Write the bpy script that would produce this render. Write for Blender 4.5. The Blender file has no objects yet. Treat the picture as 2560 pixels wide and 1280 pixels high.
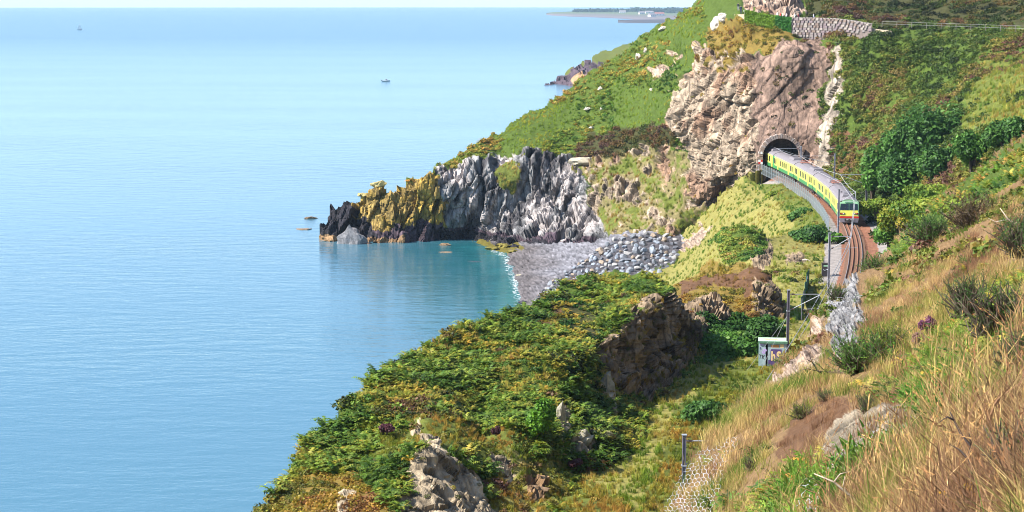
import bpy, bmesh, math, random
import numpy as np
from mathutils import Vector, Matrix
random.seed(7); rng = np.random.default_rng(11)
R_ = math.radians
scene = bpy.context.scene
COL = scene.collection

# ------------------------------------------------------------------ camera
H = 52.0                      # eye above the sea
F = 4700.0                    # focal length in pixels of the 2560 px wide photograph
PITCH = math.atan(641.0/F)
cam_d = bpy.data.cameras.new('camera'); cam = bpy.data.objects.new('camera', cam_d); COL.objects.link(cam)
cam.location = (0, 0, H); cam.rotation_euler = (math.pi/2-PITCH, 0, 0)
cam_d.sensor_width = 36; cam_d.lens = 36*F/2560.0; cam_d.clip_start = 0.3; cam_d.clip_end = 90000
scene.camera = cam
# ------------------------------------------------------------------ sky and sun
SUN_AZ, SUN_EL = R_(257), R_(44)       # clockwise from +Y (north-like), so the light comes from the left, a little behind
w = bpy.data.worlds.new('World'); scene.world = w; w.use_nodes = True
nt = w.node_tree; nt.nodes.clear()
sky = nt.nodes.new('ShaderNodeTexSky'); sky.sky_type = 'NISHITA'; sky.sun_disc = False
sky.sun_elevation = SUN_EL; sky.sun_rotation = SUN_AZ; sky.altitude = 50; sky.air_density = 1.0; sky.dust_density = 0.35; sky.ozone_density = 2.0
bg = nt.nodes.new('ShaderNodeBackground'); bg.inputs[1].default_value = 0.122
tcw = nt.nodes.new('ShaderNodeTexCoord'); vad = nt.nodes.new('ShaderNodeVectorMath'); vad.operation = 'ADD'; vad.inputs[1].default_value = (0, 0, .06)   # the sea horizon lies below eye level: the sky reaches down to it
nt.links.new(tcw.outputs['Generated'], vad.inputs[0]); nt.links.new(vad.outputs[0], sky.inputs[0])
wo = nt.nodes.new('ShaderNodeOutputWorld'); nt.links.new(sky.outputs[0], bg.inputs[0]); nt.links.new(bg.outputs[0], wo.inputs[0])
sd = bpy.data.lights.new('sun', 'SUN'); sd.energy = 5.0; sd.angle = R_(0.6); sd.color = (1, .955, .88)
sun = bpy.data.objects.new('sun', sd); COL.objects.link(sun)
sv = Vector((math.sin(SUN_AZ)*math.cos(SUN_EL), math.cos(SUN_AZ)*math.cos(SUN_EL), math.sin(SUN_EL)))
sun.rotation_euler = sv.to_track_quat('Z', 'Y').to_euler(); sun.location = sv*200
vs = scene.view_settings; vs.view_transform = 'Standard'; vs.look = 'None'; vs.exposure = 1.16; vs.gamma = 1
scene.cycles.use_denoising = True
scene.cycles.filter_width = 1.0
scene.cycles.max_bounces = 5; scene.cycles.diffuse_bounces = 2; scene.cycles.glossy_bounces = 2
scene.cycles.transmission_bounces = 3; scene.cycles.volume_bounces = 0; scene.cycles.transparent_max_bounces = 6
scene.cycles.caustics_reflective = False; scene.cycles.caustics_refractive = False
scene.cycles.sample_clamp_indirect = 4

# ------------------------------------------------------------------ geometry of the view: pixel + forward distance -> place
cp, sp = math.cos(PITCH), math.sin(PITCH)
def ray(u, v):
    xc = (np.asarray(u, float)-1280)/F; yc = -(np.asarray(v, float)-640)/F
    return xc, cp+yc*sp, -sp+yc*cp
def P(u, v, D):
    x, y, z = ray(u, v); t = np.asarray(D, float)/y
    return np.stack([x*t, y*t, H+z*t], -1)
def Dz(u, v, z):              # forward distance at which this pixel's ray is at height z
    x, y, zz = ray(u, v); return (np.asarray(z, float)-H)/zz*y
def PZ(u, v, z): return P(u, v, Dz(u, v, z))
def proj(p):
    p = np.asarray(p, float); X, Y, Z = p[..., 0], p[..., 1], p[..., 2]-H
    f = Y*cp-Z*sp; up = Y*sp+Z*cp
    return 1280+F*X/f, 640-F*up/f

# ------------------------------------------------------------------ noise
def hsh(ix, iy, iz, s):
    h = (ix.astype(np.int64)*374761393+iy.astype(np.int64)*668265263+iz.astype(np.int64)*2147483647+s*974711) & 0xffffffff
    h = ((h ^ (h >> 13))*1274126177) & 0xffffffff
    h = ((h ^ (h >> 16))*2246822519) & 0xffffffff
    return ((h ^ (h >> 15)) & 0xffffff)/float(0xffffff)
def vnoise(p, s=0):
    i = np.floor(p).astype(np.int64); f = p-i; f = f*f*(3-2*f)
    o = 0
    for a in (0, 1):
        for b in (0, 1):
            for c in (0, 1):
                wgt = (f[..., 0] if a else 1-f[..., 0])*(f[..., 1] if b else 1-f[..., 1])*(f[..., 2] if c else 1-f[..., 2])
                o = o+wgt*hsh(i[..., 0]+a, i[..., 1]+b, i[..., 2]+c, s)
    return o
def fbm(p, o=4, s=0):
    t = 0; a = .5; q = np.asarray(p, float)
    for k in range(o): t = t+a*vnoise(q, s+k*17); q = q*2.03; a *= .5
    return t/(1-.5**o)
def facet(p, s=0):
    """fractured rock: each Voronoi block is a tilted plane of its own; returns height and the distance to the joint"""
    i = np.floor(p).astype(np.int64); best = np.full(p.shape[:-1], 9.); sec = best.copy(); val = np.zeros_like(best)
    for a in (-1, 0, 1):
        for b in (-1, 0, 1):
            for c in (-1, 0, 1):
                j = i+np.array([a, b, c]); h = [hsh(j[..., 0], j[..., 1], j[..., 2], s+k) for k in range(7)]
                d = p-(j+np.stack(h[:3], -1)); r = (d**2).sum(-1)
                vv = h[3]-.5+(d[..., 0]*(h[4]-.5)+d[..., 1]*(h[5]-.5)+d[..., 2]*(h[6]-.5))*1.7
                nb = r < best
                sec = np.where(nb, best, np.minimum(sec, r)); val = np.where(nb, vv, val); best = np.where(nb, r, best)
    return val, np.sqrt(sec)-np.sqrt(best)
def sm(a, b, x): t = np.clip((x-a)/(b-a), 0, 1); return t*t*(3-2*t)
def inpoly(u, v, poly):
    c = np.zeros(u.shape, bool); n = len(poly)
    for k in range(n):
        (x1, y1), (x2, y2) = poly[k], poly[k-1]
        if y1 == y2: continue
        c ^= ((y1 > v) != (y2 > v)) & (u < (x2-x1)*(v-y1)/(y2-y1)+x1)
    return c

# ------------------------------------------------------------------ materials
def new_mat(name, rough=.8, spec=.3):
    m = bpy.data.materials.new(name); m.use_nodes = True; b = m.node_tree.nodes['Principled BSDF']
    b.inputs['Roughness'].default_value = rough; b.inputs['Specular IOR Level'].default_value = spec
    return m, m.node_tree, b
def N(t, typ, **kw):
    n = t.nodes.new(typ)
    for k, x in kw.items():
        if k.startswith('i_'): n.inputs[int(k[2:])].default_value = x
        else: setattr(n, k, x)
    return n
def varied(t, col_out, b, scale=1.0, amount=.35, bump=.0, dist=.05, coord='Object', hue=.02):
    """multiply a colour by two octaves of noise; optional bump"""
    tc = N(t, 'ShaderNodeTexCoord'); n1 = N(t, 'ShaderNodeTexNoise'); n1.inputs['Scale'].default_value = scale; n1.inputs['Detail'].default_value = 6; n1.inputs['Roughness'].default_value = .65
    t.links.new(tc.outputs[coord], n1.inputs['Vector'])
    mr = N(t, 'ShaderNodeMapRange'); mr.inputs[1].default_value = .3; mr.inputs[2].default_value = .7; mr.inputs[3].default_value = 1-amount; mr.inputs[4].default_value = 1+amount
    t.links.new(n1.outputs[0], mr.inputs[0])
    mx = N(t, 'ShaderNodeMix', data_type='RGBA', blend_type='MULTIPLY'); mx.inputs[0].default_value = 1
    t.links.new(col_out, mx.inputs[6]); t.links.new(mr.outputs[0], mx.inputs[7]); t.links.new(mx.outputs[2], b.inputs['Base Color'])
    if bump:
        bn = N(t, 'ShaderNodeBump'); bn.inputs['Strength'].default_value = bump; bn.inputs['Distance'].default_value = dist
        t.links.new(n1.outputs[0], bn.inputs['Height']); t.links.new(bn.outputs[0], b.inputs['Normal'])
    return mx
_mc = {}
def paint(name, col, rough=.5, spec=.4, metal=0, amount=.18, scale=2.5, bump=0, dist=.02):
    if name in _mc: return _mc[name]
    m, t, b = new_mat(name, rough, spec); b.inputs['Metallic'].default_value = metal
    rgb = N(t, 'ShaderNodeRGB'); rgb.outputs[0].default_value = (*col, 1)
    varied(t, rgb.outputs[0], b, scale, amount, bump, dist); _mc[name] = m; return m
def attr_mat(name, rough=.9, spec=.12, scale=2., amount=.3, bump=.5, dist=.1, attr='col'):
    m, t, b = new_mat(name, rough, spec); a = N(t, 'ShaderNodeAttribute', attribute_name=attr)
    varied(t, a.outputs[0], b, scale, amount, bump, dist); return m
M_TERR = attr_mat('terrain_ground', scale=1.6, amount=.35, bump=.6, dist=.25)
M_NEAR = attr_mat('bank_soil', scale=9., amount=.4, bump=.8, dist=.06)
def rock_mat(name, sc, dip):
    m, t, b = new_mat(name, .85, .2); a = N(t, 'ShaderNodeAttribute', attribute_name='col'); tc = N(t, 'ShaderNodeTexCoord')
    mp = N(t, 'ShaderNodeMapping'); mp.inputs['Rotation'].default_value = (0, dip, 0); mp.inputs['Scale'].default_value = (sc, sc*.6, sc*.28); t.links.new(tc.outputs['Object'], mp.inputs[0])
    n1 = N(t, 'ShaderNodeTexNoise'); n1.inputs['Scale'].default_value = 1.; n1.inputs['Detail'].default_value = 9; n1.inputs['Roughness'].default_value = .72; t.links.new(mp.outputs[0], n1.inputs[0])
    v1 = N(t, 'ShaderNodeTexVoronoi', feature='DISTANCE_TO_EDGE'); v1.inputs['Scale'].default_value = .8; mxv = N(t, 'ShaderNodeMix', data_type='VECTOR'); mxv.inputs[0].default_value = .25; t.links.new(mp.outputs[0], mxv.inputs[4]); t.links.new(n1.outputs[1], mxv.inputs[5]); t.links.new(mxv.outputs[1], v1.inputs['Vector'])
    cr = N(t, 'ShaderNodeMapRange'); cr.inputs[1].default_value = 0; cr.inputs[2].default_value = .07; cr.inputs[3].default_value = .55; cr.inputs[4].default_value = 1; t.links.new(v1.outputs[0], cr.inputs[0])
    mr = N(t, 'ShaderNodeMapRange'); mr.inputs[1].default_value = .36; mr.inputs[2].default_value = .66; mr.inputs[3].default_value = .42; mr.inputs[4].default_value = 1.4; t.links.new(n1.outputs[0], mr.inputs[0])
    mu = N(t, 'ShaderNodeMath', operation='MULTIPLY'); t.links.new(cr.outputs[0], mu.inputs[0]); t.links.new(mr.outputs[0], mu.inputs[1])
    mx = N(t, 'ShaderNodeMix', data_type='RGBA', blend_type='MULTIPLY'); mx.inputs[0].default_value = 1; t.links.new(a.outputs[0], mx.inputs[6]); t.links.new(mu.outputs[0], mx.inputs[7]); t.links.new(mx.outputs[2], b.inputs['Base Color'])
    ad = N(t, 'ShaderNodeMath', operation='MULTIPLY_ADD'); ad.inputs[1].default_value = .35; t.links.new(cr.outputs[0], ad.inputs[0]); t.links.new(n1.outputs[0], ad.inputs[2])
    bn = N(t, 'ShaderNodeBump'); bn.inputs['Strength'].default_value = .9; bn.inputs['Distance'].default_value = .55/sc; t.links.new(ad.outputs[0], bn.inputs['Height']); t.links.new(bn.outputs[0], b.inputs['Normal'])
    return m
M_ROCK = rock_mat('fractured_rock', .75, -.5); M_ROCKN = rock_mat('near_rock', 3.0, .4)
def leaf_mat(name, trans=.35, rough=.55, spec=.25):
    m, t, b = new_mat(name, rough, spec)
    a = N(t, 'ShaderNodeAttribute', attribute_name='tint', attribute_type='INSTANCER')
    vcol = N(t, 'ShaderNodeAttribute', attribute_name='shade')
    mx = N(t, 'ShaderNodeMix', data_type='RGBA', blend_type='MULTIPLY'); mx.inputs[0].default_value = 1
    t.links.new(a.outputs[0], mx.inputs[6]); t.links.new(vcol.outputs[0], mx.inputs[7]); t.links.new(mx.outputs[2], b.inputs['Base Color'])
    tr = N(t, 'ShaderNodeBsdfTranslucent'); t.links.new(mx.outputs[2], tr.inputs[0])
    ms = N(t, 'ShaderNodeMixShader'); ms.inputs[0].default_value = trans
    o = t.nodes['Material Output']; t.links.new(b.outputs[0], ms.inputs[1]); t.links.new(tr.outputs[0], ms.inputs[2]); t.links.new(ms.outputs[0], o.inputs[0])
    return m
def leaf_mat_obj(name, trans=.35):      # for bushes that are single objects: colour from the mesh itself
    m, t, b = new_mat(name, .55, .25); a = N(t, 'ShaderNodeAttribute', attribute_name='col')
    t.links.new(a.outputs[0], b.inputs['Base Color']); tr = N(t, 'ShaderNodeBsdfTranslucent'); t.links.new(a.outputs[0], tr.inputs[0])
    ms = N(t, 'ShaderNodeMixShader'); ms.inputs[0].default_value = trans
    o = t.nodes['Material Output']; t.links.new(b.outputs[0], ms.inputs[1]); t.links.new(tr.outputs[0], ms.inputs[2]); t.links.new(ms.outputs[0], o.inputs[0])
    return m
M_LEAF = leaf_mat('foliage'); M_GRASS = leaf_mat('grass_blades', .3, .7, .15); M_BUSH = leaf_mat_obj('bush_leaves')

# ------------------------------------------------------------------ object helpers
def tag(o, label=None, cat=None, group=None, kind=None):
    if label: o['label'] = label
    if cat: o['category'] = cat
    if group: o['group'] = group
    if kind: o['kind'] = kind
    return o
def empty(name, loc=(0, 0, 0), rz=0):
    o = bpy.data.objects.new(name, None); COL.objects.link(o); o.location = loc; o.rotation_euler = (0, 0, rz); o.empty_display_size = .3
    return o
def mesh_np(name, V, Fc, mats, parent=None, smooth=None, col=None, mi=None):
    me = bpy.data.meshes.new(name); V = np.asarray(V, np.float32)
    if isinstance(Fc, np.ndarray):
        k = Fc.shape[1]; me.vertices.add(len(V)); me.vertices.foreach_set('co', V.ravel())
        me.loops.add(Fc.size); me.loops.foreach_set('vertex_index', Fc.ravel().astype(np.int32))
        me.polygons.add(len(Fc)); me.polygons.foreach_set('loop_start', np.arange(0, Fc.size, k, dtype=np.int32))
        me.polygons.foreach_set('loop_total', np.full(len(Fc), k, np.int32))
    else: me.from_pydata(V.tolist(), [], Fc)
    for m in (mats if isinstance(mats, (list, tuple)) else [mats]): me.materials.append(m)
    if mi is not None: me.polygons.foreach_set('material_index', np.asarray(mi, np.int32))
    if smooth is not None: me.polygons.foreach_set('use_smooth', np.broadcast_to(smooth, (len(me.polygons),)).astype(bool))
    if col is not None:
        at = me.color_attributes.new('col', 'FLOAT_COLOR', 'POINT'); c = np.ones((len(V), 4), np.float32); c[:, :3] = col; at.data.foreach_set('color', c.ravel())
    me.update(calc_edges=True)
    o = bpy.data.objects.new(name, me); COL.objects.link(o)
    if parent: o.parent = parent
    return o
class MB:
    """collects boxes, bars, tubes and plates into one mesh"""
    def __init__(s): s.v = []; s.f = []; s.m = []
    def add(s, v, f, m=0):
        n = len(s.v); s.v += [tuple(map(float, x)) for x in v]; s.f += [tuple(i+n for i in q) for q in f]; s.m += [m]*len(f); return s
    def box(s, c, d, m=0, rz=0, ch=0):
        x, y, z = d[0]/2, d[1]/2, d[2]/2; cs, sn = math.cos(rz), math.sin(rz)
        if ch:
            pts = [(-x+ch, -y), (x-ch, -y), (x, -y+ch), (x, y-ch), (x-ch, y), (-x+ch, y), (-x, y-ch), (-x, -y+ch)]
            v = [(a, b, -z) for a, b in pts]+[(a, b, z) for a, b in pts]; n = 8
            f = [tuple(range(7, -1, -1)), tuple(range(8, 16))]+[(i, (i+1) % 8, (i+1) % 8+8, i+8) for i in range(8)]
        else:
            v = [(-x, -y, -z), (x, -y, -z), (x, y, -z), (-x, y, -z), (-x, -y, z), (x, -y, z), (x, y, z), (-x, y, z)]
            f = [(0, 3, 2, 1), (4, 5, 6, 7), (0, 1, 5, 4), (1, 2, 6, 5), (2, 3, 7, 6), (3, 0, 4, 7)]
        return s.add([(c[0]+a*cs-b*sn, c[1]+a*sn+b*cs, c[2]+e) for a, b, e in v], f, m)
    def tube(s, pts, r, n=5, m=0, cap=True):
        pts = [Vector(p) for p in pts]; rs = r if isinstance(r, (list, tuple)) else [r]*len(pts); V = []; Fq = []
        for i, p in enumerate(pts):
            d = (pts[min(i+1, len(pts)-1)]-pts[max(i-1, 0)]).normalized(); a = d.orthogonal().normalized()
            if abs(d.z) < .95: a = d.cross(Vector((0, 0, 1))).normalized()
            b = d.cross(a)
            for k in range(n): t = 2*math.pi*k/n; V.append(p+(a*math.cos(t)+b*math.sin(t))*rs[i])
        for i in range(len(pts)-1):
            for k in range(n): Fq.append((i*n+k, i*n+(k+1) % n, (i+1)*n+(k+1) % n, (i+1)*n+k))
        if cap: Fq.append(tuple(range(n-1, -1, -1))); Fq.append(tuple(range((len(pts)-1)*n, len(pts)*n)))
        return s.add(V, Fq, m)
    def build(s, name, mats, parent=None, smooth=False):
        o = mesh_np(name, s.v, s.f, mats, parent, smooth, None, s.m); return o
# ------------------------------------------------------------------ the railway line in plan (forward distance -> sideways place), rail level
ZR = 20.0
_ry = np.array([40, 75, 109, 140, 166, 190, 206, 226, 255, 268, 287, 308, 328, 349, 365, 385, 420.]); _rx = np.array([-8., 2.5, 12.7, 20.5, 27.1, 33.4, 37.6, 41.9, 46.5, 48.2, 50., 50.9, 50.9, 50.2, 49, 47, 42.])
_rc = np.polyfit((_ry-230)/100, _rx, 7)
def rx(y): return np.polyval(_rc, (np.asarray(y, float)-230)/100)
def rdx(y): return (rx(y+.5)-rx(y-.5))
def rail_pt(y, off=0., z=0.):
    d = rdx(y); L = math.hypot(d, 1); return Vector((float(rx(y)+off/L), float(y-off*d/L), ZR+z))   # off > 0 is to the right

# ------------------------------------------------------------------ ground colours (what the ground itself is)
GC = dict(grass=(.10, .115, .022), straw=(.20, .18, .05), bracken=(.06, .09, .014), heath=(.045, .045, .016), ochre=(.16, .11, .025), soil=(.11, .058, .03),
          grey=(.24, .23, .225), slab=(.46, .36, .235), rib=(.36, .295, .23), white=(.37, .32, .285), cream=(.36, .275, .195), pink=(.40, .29, .215), yellow=(.38, .25, .05), black=(.028, .025, .03), purple=(.09, .062, .075), tan=(.33, .20, .10),
          brown=(.235, .155, .115), olive=(.17, .14, .06), darkrock=(.30, .215, .135), ballast=(.25, .22, .20), rust=(.22, .10, .06), shingle=(.25, .235, .25), wet=(.13, .105, .105), weed=(.12, .10, .02))
ROCK = {'slab', 'rib', 'grey', 'white', 'cream', 'pink', 'yellow', 'black', 'purple', 'tan', 'brown', 'darkrock'}
ZN = list(GC); ZI = {k: i for i, k in enumerate(ZN)}

def rbf(pts, vals, q, c=.025):
    A = np.sqrt(((pts[:, None]-pts[None])**2).sum(-1)+c*c); n = len(pts)
    Mx = np.zeros((n+3, n+3)); Mx[:n, :n] = A+np.eye(n)*1e-5; Mx[:n, n] = 1; Mx[:n, n+1:] = pts; Mx[n, :n] = 1; Mx[n+1:, :n] = pts.T
    sol = np.linalg.solve(Mx, np.r_[vals, 0, 0, 0]); out = np.empty(len(q))
    for s in range(0, len(q), 40000):
        e = q[s:s+40000]; out[s:s+40000] = np.sqrt(((e[:, None]-pts[None])**2).sum(-1)+c*c)@sol[:n]+sol[n]+e@sol[n+1:]
    return out
SHEETS = {}
def sheet(name, outline, ctrl, step, zones, default, disp, skirt, label=None, mat=None, hole=None, warp=9., zonefix=None, kind='structure'):
    """one piece of land. ctrl: (u, v, 'D' or 'z', value) fixes where the surface stands; the surface between is smooth in inverse distance"""
    cu = np.array([c[0] for c in ctrl], float); cv = np.array([c[1] for c in ctrl], float)
    cd = np.array([c[3] if c[2] == 'D' else float(Dz(c[0], c[1], c[3])) for c in ctrl])
    us = [p[0] for p in outline]; vv = [p[1] for p in outline]
    gu = np.arange(min(us), max(us)+step, step); gv = np.arange(min(vv), max(vv)+step, step)
    U, Vv = np.meshgrid(gu, gv)
    jit = vnoise(np.stack([U/14, Vv/14, U*0], -1), 3)*10-5
    inside = inpoly(U+jit, Vv+jit, outline)
    if hole: inside &= ~inpoly(U, Vv, hole)
    inv = rbf(np.stack([cu, cv], 1)/1000, 1000/cd, np.stack([U.ravel(), Vv.ravel()], 1)/1000).reshape(U.shape)
    D = 1000/np.maximum(inv, .5)
    Pt = P(U, Vv, D)
    zone = np.full(U.shape, ZI[default]); nz = fbm(np.stack([U/30, Vv/30, U*0+5], -1), 3, 9)
    nx = fbm(np.stack([U/22, Vv/22, U*0], -1), 3, 1)-.5; ny = fbm(np.stack([U/22, Vv/22, U*0], -1), 3, 2)-.5
    Uw, Vw = U+nx*warp*5, Vv+ny*warp*5
    for z, poly in zones: zone[inpoly(Uw, Vw, poly)] = ZI[z]
    if zonefix: zone = zonefix(U, Vv, Pt, zone)
    a = np.gradient(Pt, axis=1); b = np.gradient(Pt, axis=0); nrm = np.cross(b, a); nrm /= np.linalg.norm(nrm, axis=-1, keepdims=True)+1e-9
    flip = (nrm*(Pt-np.array([0, 0, H]))).sum(-1) > 0; nrm[flip] *= -1
    col = np.array([GC[k] for k in ZN])[zone]
    h, col = disp(U, Vv, Pt, zone, col)
    Pd = Pt+nrm*h[..., None]
    idx = -np.ones(U.shape, int); fm = inside[:-1, :-1] & inside[1:, :-1] & inside[:-1, 1:] & inside[1:, 1:]
    used = np.zeros(U.shape, bool)
    for da in (0, 1):
        for db in (0, 1): used[da:da+fm.shape[0], db:db+fm.shape[1]] |= fm
    idx[used] = np.arange(used.sum())
    Q = np.stack([idx[:-1, :-1], idx[1:, :-1], idx[1:, 1:], idx[:-1, 1:]], -1)[fm]
    V3 = Pd[used]; C3 = col[used]; Z3 = zone[used]
    # skirt: the land goes on behind its visible edge and downwards
    e = np.concatenate([Q[:, [0, 1]], Q[:, [1, 2]], Q[:, [2, 3]], Q[:, [3, 0]]]); key = np.sort(e, 1); k1 = key[:, 0].astype(np.int64)*len(V3)+key[:, 1]
    uq, inv_, cnt = np.unique(k1, return_inverse=True, return_counts=True); be = e[cnt[inv_] == 1]
    bv = np.unique(be); rep = -np.ones(len(V3), int); rep[bv] = np.arange(len(bv))
    Fs = [Q]; Vs = [V3]; Cs = [C3]; base = len(V3); prev = bv.copy(); n0 = len(bv)
    dirv = V3[bv]*np.array([1, 1, 0]); dirv /= np.linalg.norm(dirv, axis=1, keepdims=True)
    for k, (back, down) in enumerate(skirt):
        nv = V3[bv]+dirv*back-np.array([0, 0, down]); ids = base+np.arange(n0); Vs.append(nv); Cs.append(C3[bv])
        Fs.append(np.stack([prev[rep[be[:, 0]]], ids[rep[be[:, 0]]], ids[rep[be[:, 1]]], prev[rep[be[:, 1]]]], 1)); prev = ids; base += n0
    V_all = np.concatenate(Vs); F_all = np.concatenate(Fs); C_all = np.concatenate(Cs)
    zq = Z3[Q[:, 0]]; rockf = np.isin(zq, [ZI[k] for k in ROCK])
    smooth = np.ones(len(F_all), bool); smooth[:len(Q)] = ~rockf
    mi = np.zeros(len(F_all), int); mi[:len(Q)] = rockf
    o = mesh_np(name, V_all, F_all, mat or [M_TERR, M_ROCK], None, smooth, C_all, mi); tag(o, label, None, None, kind)
    SHEETS[name] = dict(V=V3, Q=Q, Z=zq, n=nrm[used], U=U[used], W=Vv[used], grid=(gu, gv, Pd, used, step), base=Pt, nrm=nrm, obj=o)
    return o
def on(name, u, v):
    """the place on a piece of land seen at pixel (u, v)"""
    gu, gv, Pd, used, st = SHEETS[name]['grid']; i = int(round((u-gu[0])/st)); j = int(round((v-gv[0])/st))
    j = min(max(j, 0), len(gv)-1); i = min(max(i, 0), len(gu)-1)
    return Vector(Pd[j, i])
def fine(Pt, s, o=3, seed=0): return fbm(Pt/s, o, seed)-.5
def isr(zone, *names): return np.isin(zone, [ZI[k] for k in names])

def tint_rock(Pt, col, zone, amt=.5, seed=50):
    n = fbm(Pt*np.array([.5, .5, .35]), 4, seed); m = fbm(Pt*1.7, 3, seed+9); g = (.62+.9*n*m*2.0)[..., None]
    return np.where(isr(zone, *ROCK)[..., None], col*g, col)

# ---- far: the headland with the tunnel, seen across the cove
def disp_head(U, V, Pt, zone, col):
    r = isr(zone, *ROCK).astype(float)
    soft = r.copy()
    for _ in range(3): soft[1:-1, 1:-1] = (soft[1:-1, 1:-1]+soft[:-2, 1:-1]+soft[2:, 1:-1]+soft[1:-1, :-2]+soft[1:-1, 2:])/5
    X, Y, Z = Pt[..., 0], Pt[..., 1], Pt[..., 2]
    tilt = np.where(U > 1560, .8, .25)
    a = (X-Z*tilt)/np.sqrt(1+tilt**2); b = (X*tilt+Z)/np.sqrt(1+tilt**2)
    sc_ = np.where(U > 1560, 1.35, 1.)[..., None]; q = np.stack([a/2.2, Y/4, b/6.5], -1)/sc_; f1, g1 = facet(q, 3); f2, g2 = facet(np.stack([a/.8, Y/2, b/2.2], -1), 11); f3, g3 = facet(np.stack([a/2.2, Y/2, b/1.2], -1)*1.6, 23)
    brown = isr(zone, 'brown')
    amp = np.where(brown, .28, 1.0); amp = np.where(isr(zone, 'yellow', 'tan', 'purple', 'black'), .9, amp); amp = np.where(isr(zone, 'rib'), .3, amp)
    rough = f1*1.9+f2*.6+f3*.12-.5*(1-sm(0, .16, g1))-.22*(1-sm(0, .2, g2))
    grass = fine(Pt, 9, 3, 1)*2.2+fine(Pt, 2.2, 3, 5)*1.3
    h = rough*amp*soft+grass*(1-soft*.6)
    nearportal = np.exp(-(((U-1952)/75)**2+((V-395)/65)**2)**2); h = h*(1-nearportal)
    col = col.copy()
    cl = sm(.44, .62, fbm(np.stack([a*.35, Y*.2, b*.1], -1), 4, 31))[..., None]
    gy = zone == ZI['grey']
    col = np.where(gy[..., None], col*(1-cl)+np.array((.44, .385, .36))*cl, col)
    dk = sm(.5, .62, fbm(np.stack([a*.6, Y*.3, b*.16], -1), 4, 37))[..., None]
    col = np.where(gy[..., None], col*(1-dk*.85)+np.array(GC['black'])*dk*.85, col)
    ru = sm(.52, .7, fbm(Pt*.22, 3, 41))[..., None]; cm = isr(zone, 'cream', 'pink')[..., None]
    col = np.where(cm, col*(1-ru*.55)+np.array((.26, .12, .065))*ru*.55, col)
    ye = sm(.5, .62, fbm(Pt*.3, 3, 43))[..., None]; ym = (zone == ZI['yellow'])[..., None]
    col = np.where(ym, col*(1-ye*.35)+np.array((.19, .15, .09))*ye*.35, col)
    crack = ((1-sm(0, .12, g1))*.65+(1-sm(0, .12, g2))*.35)[..., None]*r[..., None]
    col = tint_rock(Pt, col, zone); col = col*(1-.35*crack)
    return h, col
def fix_head(U, V, Pt, zone):
    n = fbm(Pt*np.array([.35, .2, .35]), 4, 71); m = fbm(Pt*np.array([.8, .4, .5]), 3, 77)
    mix = isr(zone, 'olive')
    zone = np.where(mix & (n*.6+m*.4 > .545), ZI['cream'], zone)
    zone = np.where(mix & (n*.6+m*.4 < .45), ZI['grass'], zone)
    cr = isr(zone, 'cream') & (V < 180) & (U > 1740) & (U < 1900) & (m > .62); zone = np.where(cr, ZI['ochre'], zone)
    lowc = isr(zone, 'grey', 'white', 'yellow', 'olive', 'cream', 'grass') & (U < 1560) & (Pt[..., 2] < 2.6+2*(n-.5)) & (Pt[..., 2] < 4); zone = np.where(lowc, ZI['purple'], zone)
    blk = isr(zone, 'purple') & (Pt[..., 2] < 1.9) & (U > 1100); zone = np.where(blk, ZI['black'], zone)
    tan = (U < 1010) & (Pt[..., 2] < 1.0) & isr(zone, 'purple', 'black', 'yellow'); zone = np.where(tan, ZI['tan'], zone)
    return zone
head_out = [(780, 608), (790, 594), (800, 572), (806, 548), (828, 516), (850, 504), (888, 494), (900, 486), (930, 474), (955, 472), (985, 482), (1020, 448), (1060, 433), (1110, 404), (1180, 360), (1250, 322), (1320, 277), (1345, 278),
            (1412, 226), (1466, 190), (1513, 160), (1549, 135), (1610, 90), (1664, 50), (1725, 8), (1800, -90), (1900, -160), (2700, -160), (2700, 420), (2560, 520), (2300, 640), (2185, 640), (2140, 520), (2010, 432), (1900, 436), (1850, 470), (1770, 560), (1720, 640), (1500, 640), (1300, 634), (1200, 616), (950, 616)]
zD, zZ = 'D', 'z'
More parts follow.
